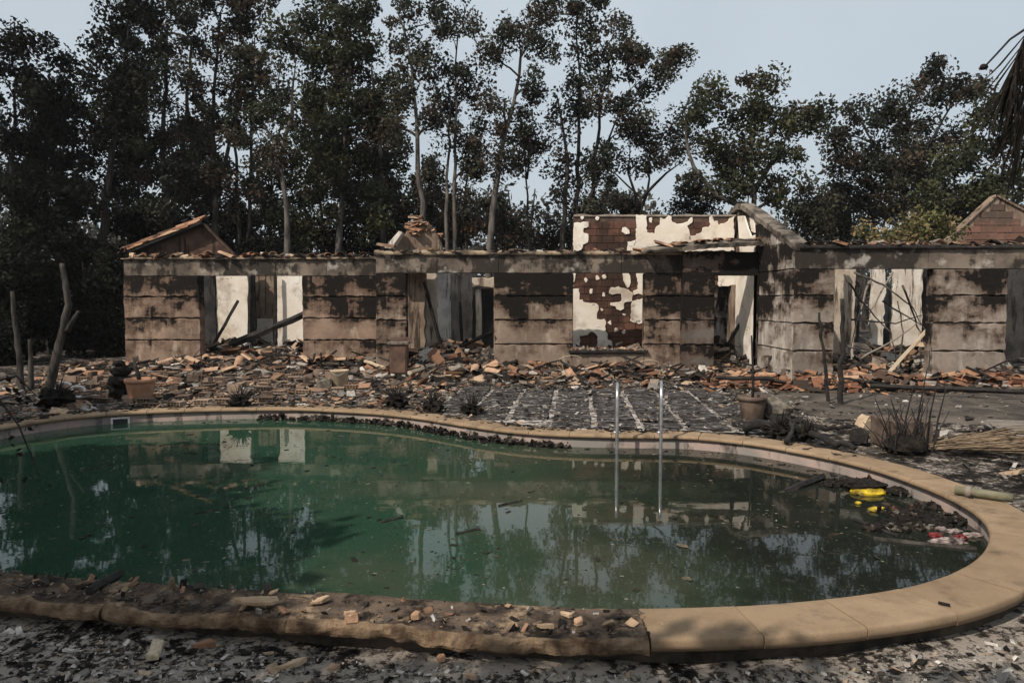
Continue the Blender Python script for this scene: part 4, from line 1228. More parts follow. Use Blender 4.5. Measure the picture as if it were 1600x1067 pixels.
# ------------------------------------------------------------------ pots and other things on the terraces
def pot_mesh(r, h, rim=0.02):
    mb = MB(); mb.lathe((0, 0, 0), [(r * 0.68, 0), (r * 0.72, 0.01), (r * 0.93, h * 0.8), (r * 0.93, h * 0.82), (r + rim * 0.3, h * 0.825), (r + rim * 0.4, h), (r * 0.9, h), (r * 0.86, h * 0.86), (r * 0.8, h * 0.84)], 26)
    return mb
def pot(p, r, h, mat, label, stick=None, soil=True):
    e = empty('plant_pot', p, label, 'plant pot')
    mb = pot_mesh(r, h); mb.v = [(x + p[0], y + p[1], z + p[2]) for x, y, z in mb.v]
    mb.build('pot_body', mat, e, True)
    mb = MB(); mb.lathe((p[0], p[1], p[2] + h * 0.8), [(r * 0.84, 0), (r * 0.6, 0.03), (0.01, 0.045)], 18)
    mb.build('soil', M['char_soft'], e)
    if stick:
        mb = MB(); q = Vector(p) + Vector((0, 0, h * 0.75))
        for st in stick:
            pp = [q + Vector(s) for s in st[0]]
            mb.tube(pp, [st[1] * (1 - 0.5 * i / (len(pp) - 1)) for i in range(len(pp))], 7, rough=0.15)
        mb.build('burnt_stem', M['char'], e, True)
    return e
p = gp(220, 622, 0); p.z = ground_z(p.x, p.y)
pot(p, 0.25, 0.40, M['pot'], 'terracotta pot with a thick burnt stem by the left terrace', [([(0, 0, 0), (-0.05, 0, 0.22), (-0.12, 0.02, 0.45)], 0.045)])
# black stack of burnt balls beside it (a charred topiary)
p = gp(188, 618, 0); p.z = ground_z(p.x, p.y)
top_e = empty('charred_topiary', p, 'black charred clipped shrub stacked in tiers beside the terracotta pot', 'shrub')
def lump(c, r, seed, sq=0.8, n=14, amp=0.28):
    mb = MB()
    for i in range(n // 2 + 1):
        th = math.pi * i / (n // 2)
        for k in range(n):
            a = 2 * math.pi * k / n
            d = Vector((math.sin(th) * math.cos(a), math.sin(th) * math.sin(a), math.cos(th)))
            rr = r * (1 + amp * fnoise(d, 2.3, seed) + amp * 0.7 * fnoise(d, 6, seed))
            mb.v.append((c[0] + d.x * rr, c[1] + d.y * rr, c[2] + d.z * rr * sq))
    for i in range(n // 2):
        for k in range(n):
            mb.f.append((i * n + k, (i + 1) * n + k, (i + 1) * n + (k + 1) % n, i * n + (k + 1) % n))
    return mb
for (dz, r) in ((0.1, 0.2), (0.3, 0.21), (0.48, 0.17), (0.62, 0.10)):
    lump((p.x + random.uniform(-.02, .02), p.y, p.z + dz), r, dz * 30, 0.6).build('foliage_tier', M['char_soft'], top_e)
p = gp(1175, 655, 0); p.z = 0.0
pot(p, 0.20, 0.34, M['pot_brown'], 'dark brown pot with a tall dead plant beside the ladder terrace', [([(0, 0, 0), (0.01, 0, 0.3), (-0.01, 0, 0.62), (-0.03, 0, 0.95)], 0.022), ([(0, 0, 0.6), (0.05, 0, 0.7), (0.03, 0, 0.9)], 0.012), ([(0, 0, 0.25), (-0.03, 0.02, 0.45)], 0.012)])
p = gp(1381, 684, 0); p.z = 0.0
pot(p, 0.11, 0.17, M['pot_black'], 'small black plastic pot beside the square planter')
# square planter with burnt stems
p = gp(1425, 700, 0); p.z = -0.02
pl = empty('square_planter', p, 'square grey planter full of burnt upright stems right of the black pot', 'planter')
mb = MB(); w, h = 0.24, 0.33
mb.slab([(-w, -w), (w, -w), (w, w), (-w, w)], h, lambda u, v, ww: Vector((p.x + u, p.y + 0.25 + v, p.z + ww)), 0.012)
mb.build('planter_box', M['pot_brown'], pl)
mb = MB()
for k in range(46):
    a = random.uniform(-0.24, 0.24); b = random.uniform(-0.2, 0.15); hh = random.uniform(0.15, 0.62); l = random.gauss(0, 0.14)
    mb.tube([(p.x - 0.1 + a, p.y + b, p.z), (p.x - 0.1 + a + l * 0.4, p.y + b, p.z + hh * 0.5), (p.x - 0.1 + a + l, p.y + b + random.gauss(0, 0.05), p.z + hh)], [0.009, 0.007, 0.004], 4)
for (dx, hh) in ((0.03, 0.95), (0.16, 0.85), (0.25, 0.7), (-0.12, 0.75)):
    mb.tube([(p.x + dx, p.y, p.z), (p.x + dx + 0.04, p.y, p.z + hh * 0.5), (p.x + dx + 0.13, p.y + 0.02, p.z + hh)], [0.013, 0.01, 0.006], 5)
mb.build('burnt_stems', M['char'], pl)
mb = lump((p.x - 0.1, p.y - 0.05, p.z + 0.06), 0.24, 4.4, 0.5); mb.build('burnt_clump', M['char_soft'], pl)
# a fan of dry reeds fallen to the right of the planter
mb = MB()
for k in range(80):
    a = R(random.uniform(-38, 18)); L = random.uniform(0.5, 2.0)
    b = Vector((p.x + random.uniform(0.1, 0.5), p.y + random.uniform(-0.25, 0.2), 0.03)); d = Vector((math.cos(a), math.sin(a), random.uniform(-0.02, 0.16)))
    mb.tube([b, b + d * L * 0.5 + Vector((0, 0, 0.05)), b + d * L - Vector((0, 0, 0.03 * L))], [0.007, 0.006, 0.003], 4, cap=False)
o = mb.build('dry_reeds', M['reed']); tag(o, 'fan of dry fallen reeds beside the pool at right', 'reeds', kind='stuff')
# rock and charred branch
p = gp(1196, 653, 0)
o = lump((p.x + 0.15, p.y + 0.1, 0.12), 0.26, 9.1, 0.6).build('rock', M['rock']); tag(o, 'sooty pale rock lying against the dark brown pot', 'rock')
branch([gp(1165, 668, 0.05), gp(1215, 660, 0.14), gp(1250, 668, 0.1), gp(1300, 690, 0.05), gp(1335, 700, 0.03)], 0.07, 0.03, M['char'], 'charred_branch', 'thick charred branch lying beside the pool coping', n=8)
branch([gp(1205, 655, 0.15), gp(1250, 658, 0.1), gp(1290, 668, 0.06), gp(1330, 668, 0.05)], 0.05, 0.02, M['char'], 'charred_branch', 'thinner charred branch lying behind the thick one')
branch([gp(1230, 690, 0.05), gp(1240, 668, 0.16), gp(1228, 648, 0.25)], 0.035, 0.012, M['char'], 'charred_branch', 'short charred branch rising from the pile by the rock')
for (px, py, r, lb) in ((1220, 680, 0.16, 'charred clump at the coping under the fallen branch'), (1260, 684, 0.12, 'small charred clump right of the fallen branch fork'), (620, 634, 0.17, 'round charred plant clump left of two others by the pool edge'), (676, 641, 0.16, 'middle one of three charred plant clumps at pool edge'),
                        (736, 646, 0.15, 'rightmost of three charred plant clumps at pool edge'), (376, 634, 0.16, 'lone charred plant clump behind the far left coping'), (88, 632, 0.24, 'low charred heap at the left end of the terrace')):
    p = gp(px, py, 0)
    e = empty('charred_clump', (p.x, p.y, 0), lb, 'burnt plant')
    lump((p.x, p.y, r * 0.35), r, px, 0.6, 20, 0.75).build('root_ball', M['char_soft'], e)
    mb = MB()
    for k in range(60):
        a = random.uniform(0, 6.28); el = random.uniform(0.0, 1.4); L = r * random.uniform(0.8, 1.9)
        d = Vector((math.cos(a) * math.cos(el), math.sin(a) * math.cos(el), math.sin(el)))
        mb.tube([Vector((p.x, p.y, r * 0.5)) + d * r * 0.6, Vector((p.x, p.y, r * 0.5)) + d * L], [0.008, 0.003], 4)
    mb.build('burnt_twigs', M['char'], e)
# pale block near the black pot
def block(name, p, size, rot, mat, label, cat, group=None):
    mb = MB(); sx, sy, sz = size
    if cat == 'block' or cat == 'wood block':
        ol = outline_rect(-sx / 2, sx / 2, -sy / 2, sy / 2, max(sx, sy) / 2.2, min(sx, sy) * 0.05)
    else:
        n = 8; ol = []
        for i in range(n):
            a = 2 * math.pi * i / n + random.uniform(-0.3, 0.3); r = random.uniform(0.62, 1.15)
            ol.append((math.cos(a) * sx / 2 * r, math.sin(a) * sy / 2 * r))
    mb.slab(ol, sz, lambda u, v, w: Vector((u, v, w * (1 + 0.35 * math.sin(u * 30) * math.cos(v * 37)))), min(sx, sy, sz) * 0.2)
    o = mb.build(name, mat, None, False, p); o.rotation_euler = rot; tag(o, label, cat, group); return o
p = gp(1352, 672, 0.0); block('broken_block', (p.x, p.y, 0.02), (0.22, 0.16, 0.15), (0.15, 0.35, 0.3), M['bucket'], 'tan broken block tilted beside the small black pot', 'block')
p = gp(1345, 690, 0.0); block('broken_block', (p.x - 0.02, p.y + 0.02, 0.0), (0.18, 0.2, 0.12), (0.1, 0.1, 1.0), M['char'], 'black charred block under the tilted tan block', 'block')
# bucket and cabinet by the middle wall
p = gp(531, 604, 0); p.z = ground_z(p.x, p.y)
e = empty('bucket', p, 'tan cylindrical bucket standing in the rubble below the middle wall', 'bucket')
mb = MB(); mb.lathe(tuple(p), [(0.14, 0), (0.15, 0.01), (0.175, 0.34), (0.185, 0.345), (0.185, 0.37), (0.165, 0.37), (0.14, 0.05)], 22); mb.build('bucket_body', M['bucket'], e, True)
mb = MB(); mb.tube([(p.x + 0.18 * math.cos(a), p.y + 0.18 * math.sin(a) , p.z + 0.36 - 0.12 * math.sin(a / 1.0) * 0 - 0.1 * (1 - abs(math.cos(a)))) for a in np.linspace(math.pi, 2 * math.pi, 12)], 0.006, 5)
mb.build('bucket_handle', M['steel'], e)
p = gp(505, 606, 0); block('broken_block', (p.x, p.y, ground_z(p.x, p.y)), (0.26, 0.2, 0.24), (0, 0.05, 0.2), M['rock'], 'grey concrete block beside the tan bucket', 'block')
cY = 15.9
cx0, cx1 = X_at(606, cY), X_at(636, cY)
cb = empty('metal_cabinet', ((cx0 + cx1) / 2, cY, 0), 'narrow rusty brown cabinet with tray top before the middle wall', 'cabinet')
zt, z0 = at(620, 528, cY).z, at(620, 584, cY).z
cyb = cY + 0.4
mb = MB(); mb.box((cx0 + 0.03, cY, z0), (cx1 - 0.03, cyb, zt - 0.14)); mb.build('cabinet_body', M['cabinet'], cb)
mb = MB(); mb.slab([(cx0 + 0.05, z0 + 0.03), (cx1 - 0.05, z0 + 0.03), (cx1 - 0.05, zt - 0.2), (cx0 + 0.05, zt - 0.2)], 0.015, front(cY), 0.004); d_ = mb.build('cabinet_door', M['cabinet'], cb)
mb = MB(); mb.slab([(cx0 - 0.02, cY - 0.04), (cx1 + 0.02, cY - 0.04), (cx1 + 0.02, cyb), (cx0 - 0.02, cyb)], 0.05, lambda u, v, w: Vector((u, v, zt - 0.14 + w)), 0.008); mb.build('cabinet_top', M['rock'], cb)
mb = MB(); mb.box((cx0, cyb - 0.04, zt - 0.09), (cx1, cyb, zt), 0.01); mb.build('splash_back', M['cabinet'], cb)
for x in (cx0 + 0.04, cx1 - 0.06):
    for y in (cY + 0.02, cyb - 0.05):
        mb = MB(); mb.box((x, y, 0.0), (x + 0.025, y + 0.025, z0)); mb.build('leg', M['char'], cb)
# looping wire at the middle wall
for k, (px, py, lb) in enumerate(((880, 565, 'bent wire loop against the wall left of the window'), (1000, 572, 'bent wire loop against the wall below the window'))):
    c = at(px, py, YM - 0.12); mb = MB()
    mb.tube([c + Vector((0.45 * math.cos(a) + 0.1 * a, -0.05 - 0.05 * math.sin(a), 0.2 * math.sin(a) - 0.03 * a)) for a in np.linspace(0.4, 4.6, 26)], 0.009, 5)
    o = mb.build('wire_loop', M['wood_pale'], None, True); tag(o, lb, 'wire')
# boards on the ground near the wall
for k, (a, b, r, lb) in enumerate((((640, 583), (690, 566), 0.05, 'pale plank lying in the rubble below the wide middle opening'), ((600, 575), (560, 560), 0.04, 'pale stick lying in the rubble left of the cabinet'),
                                   ((1360, 603), (1600, 612), 0.05, 'long charred beam lying along the right wing'), ((1120, 590), (1210, 592), 0.045, 'charred board lying before the porch doorway'))):
    A, B = gp(a[0], a[1], 0.16), gp(b[0], b[1], 0.16)
    beam('fallen_plank', A, B, r, M['wood_pale'] if k < 2 else M['char'], lb, 'plank')
# burnt block cavity at the foot of the porch wall and the grey jar pieces at left
p = gp(120, 622, 0)
for k, (px, py, r, lb) in enumerate(((100, 608, 0.14, 'pale ring shaped fragment lying left of the charred topiary'), (122, 612, 0.11, 'smaller pale ring fragment next to the larger ring'))):
    c = gp(px, py, 0.1); mb = MB()
    for j in range(1):
        n = 14; ring = [c + Vector((r * math.cos(a), 0.03 * math.sin(3 * a), r * math.sin(a) * 0.9)) for a in np.linspace(0, 5.2, n)]
        mb.tube(ring, 0.025, 6)
    o = mb.build('pot_ring', M['rubber_white'], None, True); tag(o, lb, 'fragment')

# ------------------------------------------------------------------ things in and by the water
def floater(name, px, py, r, sx, sy, sz, mat, label, cat, seed, parts=None):
    p = gp(px, py, WATER_Z)
    mb = lump((0, 0, 0), 1.0, seed, 1.0, 22, 0.14 if name == 'yellow_float' else 0.38); mb.v = [(p.x + x * r * sx, p.y + y * r * sy, WATER_Z + 0.01 + z * r * sz) for x, y, z in mb.v]
    o = mb.build(name, mat); tag(o, label, cat)
    if cat in ('char', 'ash'):
        n = 170; a = rng.uniform(0, 6.283, n); q = rng.random(n) ** 0.5 * 1.25
        pos = np.stack([p.x + np.cos(a) * q * r * sx, p.y + np.sin(a) * q * r * sy, WATER_Z + 0.01 + rng.random(n) * r * sz * (1.3 - q)], 1)
        V, Fc, t = shards(pos, 0.012 + 0.06 * rng.random(n) ** 2, palette(n, [(0.012, 0.011, 0.010), (0.03, 0.027, 0.023), (0.12, 0.11, 0.095), (0.10, 0.05, 0.03)], (5, 3, 1.2, 0.4)), 0.5, 0.7)
        c = link('char_crumbs', np_mesh('char_crumbs', V, Fc, t), M['rubble'], o); c['kind'] = 'stuff'
    return o, p
o, p = floater('yellow_float', 1356, 770, 0.17, 1.0, 0.7, 0.35, M['yellow'], 'yellow foam float with a charred top at the pool edge', 'pool float', 3.3)
mb = lump((0, 0, 0), 1.0, 8.3, 1.0, 18, 0.3); mb.v = [(p.x + x * 0.19, p.y + 0.05 + y * 0.12, WATER_Z + 0.07 + z * 0.05) for x, y, z in mb.v]
c_ = mb.build('charred_top', M['char_soft'], o)
floater('yellow_float', 1372, 798, 0.07, 1.3, 0.7, 0.4, M['yellow'], 'small yellow foam scrap before the larger yellow float', 'pool float', 5.3)
floater('yellow_float', 1341, 787, 0.03, 1.0, 0.8, 0.5, M['yellow'], 'tiny yellow foam crumb left of the small yellow scrap', 'pool float', 6.3)
floater('floating_char', 1420, 770, 0.24, 1.0, 0.45, 0.22, M['char_soft'], 'raft of black char right of the yellow float', 'char', 1.1)
floater('floating_char', 1330, 758, 0.26, 1.0, 0.4, 0.2, M['char_soft'], 'raft of black char against the wall behind the yellow float', 'char', 1.7)
floater('floating_char', 1440, 815, 0.25, 1.0, 0.6, 0.15, M['char_soft'], 'raft of black char left of the red scraps', 'char', 2.7)
floater('floating_char', 1466, 792, 0.15, 1.0, 0.6, 0.18, M['char_soft'], 'small raft of black char near the pole end', 'char', 2.1)
floater('floating_char', 1395, 826, 0.2, 1.0, 0.35, 0.08, M['rock'], 'grey ash raft floating below the small yellow scrap', 'ash', 4.1)
floater('floating_char', 1500, 812, 0.2, 1.0, 0.5, 0.16, M['char_soft'], 'raft of black char above the red scraps', 'char', 7.1)
floater('floating_char', 1405, 800, 0.17, 1.0, 0.5, 0.14, M['char_soft'], 'raft of black char right of the small yellow scrap', 'char', 7.7)
floater('floating_char', 1380, 752, 0.2, 1.0, 0.4, 0.2, M['char_soft'], 'raft of black char against the wall right of the yellow float', 'char', 8.7)
for (px, py, r, lb) in ((1462, 838, 0.045, 'left red plastic scrap afloat near the right pool end'), (1500, 842, 0.05, 'right red plastic scrap afloat near the right pool end')):
    floater('plastic_scrap', px, py, r, 1.1, 0.7, 0.5, M['red_plastic'], lb, 'plastic scrap', px)
for (px, py, r, sx, lb) in ((1470, 828, 0.05, 1.0, 'pale melted plastic lump above the left red scrap'), (1490, 832, 0.055, 1.3, 'pale melted plastic strip between the red scraps'), (1520, 838, 0.06, 1.3, 'pale melted plastic lump beside the right pool wall'), (1480, 848, 0.09, 1.6, 'long melted plastic strip below the red scraps')):
    floater('plastic_scrap', px, py, r, sx, 0.35, 0.4, M['pink_plastic'], lb, 'plastic scrap', px + 1)
# charred boards half afloat
a, b = gp(1228, 768, WATER_Z), gp(1286, 744, WATER_Z + 0.03)
beam('floating_board', a, b, 0.035, M['char'], 'charred board poking out of the water left of the yellow float', 'board')
a, b = gp(1335, 812, WATER_Z + 0.005), gp(1405, 838, WATER_Z + 0.005)
beam('floating_board', a, b, 0.02, M['char'], 'long thin charred board afloat below the yellow scraps', 'board')
a, b = gp(1365, 842, WATER_Z), gp(1525, 858, WATER_Z)
beam('floating_board', a, b, 0.024, M['bark_snag'], 'grey board afloat along the right end of the pool', 'board')
for (px, py, w, lb) in ((318, 800, 0.06, 'dark leaf scrap floating in the left half of the pool'), (612, 812, 0.09, 'brown strip floating in the middle of the pool'), (797, 786, 0.07, 'small dark stick floating below the ladder'), (730, 830, 0.06, 'dark scrap floating mid pool right of the brown strip'), (150, 731, 0.12, 'dark twig floating near the left far wall')):
    a = gp(px - 18, py + 4, WATER_Z + 0.004); b = gp(px + 18, py - 4, WATER_Z + 0.004)
    beam('floating_scrap', a, b, 0.012, M['bark_dark'], lb, 'debris')
def water_pts(n, ok=None):
    out = []
    while len(out) < n:
        x, y = random.uniform(-5.5, 5.5), random.uniform(4.0, 11.5)
        p = Vector((x, y))
        if inside_pool(p, -0.03) and (ok is None or random.random() < ok(p)): out.append((x, y))
    return out
def edge_bias(p):
    j = min(range(0, NP, 4), key=lambda i: (PC[i] - p).length_squared); d = -(p - PC[j]).dot(PN[j])
    return 1.0 if d < 0.25 and p.y > 7.0 else (0.10 + (0.35 if p.x > 3.0 and p.y > 5.4 else 0))
pts = water_pts(900, edge_bias)
scatter('water_specks', 'dark flakes of ash and leaf floating on the water', 'debris', pts, 0.012, 0.06, [(0.02, 0.018, 0.015), (0.05, 0.05, 0.03), (0.16, 0.13, 0.09)], (4, 2, 0.7), 0.15, 0.0, zf=lambda x, y: WATER_Z - 0.002, tilt=0.12)
pts = water_pts(6500, lambda p: 0.25 + 0.75 * smooth(-0.1, 0.35, fnoise((p.x, p.y, 0), 0.9, 6)))
scatter('ash_film', 'fine pale ash specks drifting in patches on the water', 'ash', pts, 0.004, 0.026, [(0.18, 0.18, 0.14), (0.06, 0.065, 0.045), (0.015, 0.014, 0.012)], (2, 3, 2), 0.1, 0.0, zf=lambda x, y: WATER_Z - 0.0005, tilt=0.05)
# burnt debris caught between water and far wall
pts = []
for k in range(900):
    px = random.uniform(330, 880); i = min(range(0, NP, 3), key=lambda j: abs(PC[j].x - X_at(px, 9.5)) + (100 if PC[j].y < 8 else 0))
    d = -0.01 - abs(random.gauss(0, 0.06)); p = off(i, d); t = Vector((PN[i % NP].y, -PN[i % NP].x)) * random.uniform(-0.1, 0.1)
    pts.append((p.x + t.x, p.y + t.y))
scatter('edge_char', 'band of burnt debris floating along the far pool wall', 'debris', pts, 0.02, 0.10, [(0.015, 0.013, 0.012), (0.05, 0.042, 0.035), (0.2, 0.17, 0.14)], (5, 2, 0.6), 0.5, 0.06, zf=lambda x, y: WATER_Z)
# pole with a ring lying over the right coping
A, B = gp(1492, 765, 0.045), gp(1583, 778, 0.045)
e = empty('parasol_pole', A, 'olive metal pole with pale collar lying across the right coping', 'pole')
mb = MB(); mb.tube([A, A.lerp(B, 0.5), B], 0.038, 14); mb.build('tube', M['olive_pole'], e, True)
C_ = A.lerp(B, 0.24); dd = (B - A).normalized()
mb = MB(); mb.tube([C_ - dd * 0.022, C_ + dd * 0.022], 0.052, 16); cl = mb.build('collar', M['mortar'], e, True)
mb = MB(); mb.tube([C_ + Vector((0, -0.03, -0.02)), C_ + Vector((-0.01, -0.06, -0.09)), C_ + Vector((0, -0.065, -0.17))], 0.02, 8); mb.build('hook', M['char'], cl)
# flakes and chips lying on the burnt coping
def flake(px, py, w, d, h, rz, mat, label, name='stone_flake', cat='stone flake', z=0.0):
    p = gp(px, py, z); block(name, (p.x, p.y, z), (w, d, h), (random.uniform(-0.15, 0.15), random.uniform(-0.1, 0.1), rz), mat, label, cat)
flake(405, 941, 0.30, 0.11, 0.02, 0.15, M['sandstone_flake'], 'large tan stone flake lying on the scorched near coping', z=0.015)
flake(650, 966, 0.05, 0.05, 0.035, 0.5, M['tile_pale'], 'small rust brown chip standing on near coping', z=0.01)
flake(905, 974, 0.06, 0.05, 0.03, 0.9, M['tile_pale'], 'orange wedge chip near the right end of scorched coping', z=0.01)
flake(850, 980, 0.11, 0.035, 0.02, -0.35, M['sandstone_flake'], 'long tan chip left of the orange wedge chip', z=0.01)
flake(886, 962, 0.08, 0.03, 0.02, -0.6, M['sandstone_flake'], 'slender tan chip above the orange wedge chip', z=0.012)
flake(500, 940, 0.10, 0.04, 0.02, 0.5, M['sandstone_flake'], 'tan chip right of the large stone flake', z=0.014)
flake(548, 962, 0.07, 0.05, 0.02, 1.2, M['sandstone_flake'], 'rough tan chip in the middle of scorched coping', z=0.012)
flake(243, 1018, 0.06, 0.15, 0.03, 0.25, M['wood_pale'], 'pale wood block lying on the ash at lower left', 'wood_block', 'wood block', z=-0.14)
flake(318, 1010, 0.14, 0.05, 0.03, 0.1, M['tile'], 'brown tile shard right of the pale wood block', 'tile_shard', 'tile shard', z=-0.14)
flake(688, 1032, 0.05, 0.05, 0.03, 0.4, M['tile_pale'], 'pinkish stone chip on the ash in lower centre', 'stone_chip', 'stone chip', z=-0.14)
flake(455, 1040, 0.15, 0.04, 0.025, 0.5, M['sandstone_flake'], 'long tan splinter on the ash at lower left centre', 'stone_chip', 'stone chip', z=-0.14)
flake(735, 1058, 0.08, 0.04, 0.02, -0.7, M['sandstone_flake'], 'tan splinter at the bottom edge in lower centre', 'stone_chip', 'stone chip', z=-0.14)
flake(520, 1045, 0.07, 0.05, 0.02, 0.3, M['tile_pale'], 'orange chip right of the long tan splinter', 'stone_chip', 'stone chip', z=-0.14)
beam('charred_stick', gp(140, 922, 0.03), gp(188, 896, 0.03), 0.03, M['char'], 'short black charred stick lying on the left coping', 'stick')
beam('charred_stick', gp(1466, 941, 0.012), gp(1485, 945, 0.012), 0.009, M['char'], 'tiny black charred stick on the right tan coping', 'stick')
# debris chips on burnt coping
pts = []
for k in range(520):
    a = int(random.uniform(0, span)); p = off(i_break + a, random.uniform(0.03, 0.34)); pts.append((p.x, p.y))
scatter('coping_chips', 'small chips and soot crumbs on the scorched near coping', 'debris', pts, 0.008, 0.055, ASH[:4] + [(0.36, 0.25, 0.165), (0.28, 0.17, 0.11)], (0.5, 0.8, 1.5, 2.4, 2, 1.5), 0.45, 0.0, zf=lambda x, y: 0.0)

pts = []
while len(pts) < 2600:
    k = random.randrange(NP); p = PC[k]
    if p.y < 7.6 and not p.x < -3.5: continue
    if p.x > 2.2 and random.random() < 0.75: continue
    q_ = off(k, min(0.46, 0.43 - abs(random.gauss(0, 0.13)))); pts.append((q_.x, q_.y))
scatter('coping_ash', 'dark ash and crumbs blown onto the far coping', 'ash', pts, 0.012, 0.09, [(0.03, 0.026, 0.022), (0.09, 0.07, 0.055), (0.015, 0.013, 0.012), (0.2, 0.15, 0.11)], (3, 2, 3, 1), 0.2, 0.0, zf=lambda x, y: 0.0, tilt=0.15)
# ------------------------------------------------------------------ trees
def leaves(centres, rad, per, size, cols, w, squash=0.8):
    m = len(centres); c = np.repeat(np.array(centres), per, 0); n = len(c)
    rr = np.repeat(np.array(rad), per)
    dr_ = rng.normal(0, 1, (n, 3)); dr_ /= np.linalg.norm(dr_, axis=1)[:, None]
    pos = c + dr_ * (rng.random(n) ** 0.45 * 1.02)[:, None] * rr[:, None] * np.array([1, 1, squash])
    s = size * rng.uniform(0.55, 1.35, n)
    u = rng.normal(0, 1, (n, 3)); u /= np.linalg.norm(u, axis=1)[:, None]
    t = rng.normal(0, 1, (n, 3)); v = np.cross(u, t); v /= np.linalg.norm(v, axis=1)[:, None]
    u *= s[:, None] * 0.62; v *= s[:, None] * 0.36
    nn = np.cross(u, v); nn /= np.linalg.norm(nn, axis=1)[:, None]
    k = nn * (s * 0.10)[:, None]
    V = np.stack([pos - u, pos + v * 1.0 + k + u * 0.1, pos + u, pos - v * 1.0 + k + u * 0.1], 1).reshape(-1, 3)
    Fc = np.arange(n * 4).reshape(-1, 4)
    clump_t = palette(m, cols, w)
    t = np.repeat(clump_t, per, 0) * rng.uniform(0.5, 1.25, (n, 1))
    return V, Fc, np.repeat(t, 4, 0)
GREEN = [(0.056, 0.064, 0.038), (0.040, 0.046, 0.029), (0.088, 0.090, 0.046), (0.068, 0.055, 0.038)]
GREY = [(0.050, 0.055, 0.041), (0.036, 0.040, 0.031), (0.070, 0.068, 0.047), (0.078, 0.058, 0.042)]
SCORCH = [(0.055, 0.050, 0.038), (0.085, 0.055, 0.036), (0.036, 0.036, 0.028), (0.06, 0.058, 0.042)]
OLIVE = [(0.19, 0.16, 0.070), (0.14, 0.14, 0.062), (0.23, 0.17, 0.085), (0.085, 0.09, 0.045)]
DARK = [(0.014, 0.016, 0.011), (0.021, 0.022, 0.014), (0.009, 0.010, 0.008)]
def tree(Y, trunks, crowns, label, cols=GREEN, w=None, leaf=0.17, dens=1.0, r0=0.16, bark='bark', group=None, name='tree', cat='tree', per=125, sub=0.5, base=True, twig=0.5):
    """trunks: photo polylines from the foot up; crowns: (px, py, rx, ry) lobes"""
    w = w or [1] * len(cols)
    tk = []
    for t in trunks:
        pp = [at(x, y, Y + (0.6 * fnoise((x, y, 0), 0.02) if i else 0)) for i, (x, y) in enumerate(t)]
        if base and t[0][1] > 375:
            f = pp[0]; pp = [Vector((f.x + (f.x - pp[1].x) * 0.15, f.y, -0.1))] + pp
        tk.append(pp)
    root = empty(name, (tk[0][0].x, Y, 0), label, cat, group)
    mbt = MB()
    allp = []
    for pp in tk:
        fine = []
        for i in range(len(pp) - 1):
            L = (pp[i + 1] - pp[i]).length; k = max(2, int(L / 0.5))
            for s in range(k): fine.append(pp[i].lerp(pp[i + 1], s / k) + Vector((random.uniform(-1, 1), random.uniform(-1, 1), 0)) * 0.05)
        fine.append(pp[-1]); m = len(fine); rs = r0 if pp[0].z < 0.3 else r0 * 0.5
        mbt.tube(fine, [rs * (1.15 - 0.95 * (i / (m - 1)) ** 0.9) for i in range(m)], 8, rough=0.08)
        allp += [(p, rs * (1.15 - 0.95 * (i / (m - 1)))) for i, p in enumerate(fine) if i > m * 0.2]
    C = []; Rd = []
    for (px, py, rx, ry) in crowns:
        cc = at(px, py, Y); rX, rZ = rx * Y / F, ry * Y / F; rY = max(0.8, min(rX, rZ) * 0.95)
        k = max(6, int(3.3 * dens * rX * rZ / (sub * sub)))
        for _ in range(k):
            d = Vector((random.gauss(0, 1), random.gauss(0, 1), random.gauss(0, 1))).normalized() * random.random() ** 0.42
            p = Vector((cc.x + d.x * rX, cc.y + d.y * rY, cc.z + d.z * rZ))
            if p.z < 0.2: p.z = 0.2 + random.random() * 0.5
            C.append(p); Rd.append(sub * random.uniform(0.55, 1.25))
        # limb from the nearest lower trunk point into this lobe
        low = [q for q in allp if q[0].z < cc.z - 0.2] or allp
        q, qr = min(low, key=lambda a: (a[0] - cc).length + 0.2 * abs((cc.z - a[0].z) - 1.2))
        md = q.lerp(cc, 0.5) + Vector((random.uniform(-.2, .2), random.uniform(-.2, .2), random.uniform(-0.05, 0.35)))
        rr = min(qr * 0.7, 0.08); mbl = MB()
        mbl.tube([q, q.lerp(md, 0.5) + Vector((0, 0, 0.05)), md, md.lerp(cc, 0.5) + Vector((random.uniform(-.1, .1), 0, 0.05)), cc], [rr, rr * .85, rr * .7, rr * .5, rr * .35], 5, rough=0.1)
        for p in random.sample(C[-k:], max(1, int(k * twig))):
            s = cc.lerp(md, random.random()); mm = s.lerp(p, 0.5) + Vector([random.uniform(-.15, .15) for _ in range(3)])
            mbl.tube([s, mm, p], [0.024, 0.016, 0.007], 3, cap=False)
        mbl.build('limb', M['bark_dark'], root)
    mbt.build('trunk', M[bark], root, True)
    if C:
        V, Fc, t = leaves(C, Rd, per, leaf * 0.68, cols, w)
        link('crown', np_mesh('crown', V, Fc, t), M['leaf'], root)
    return root

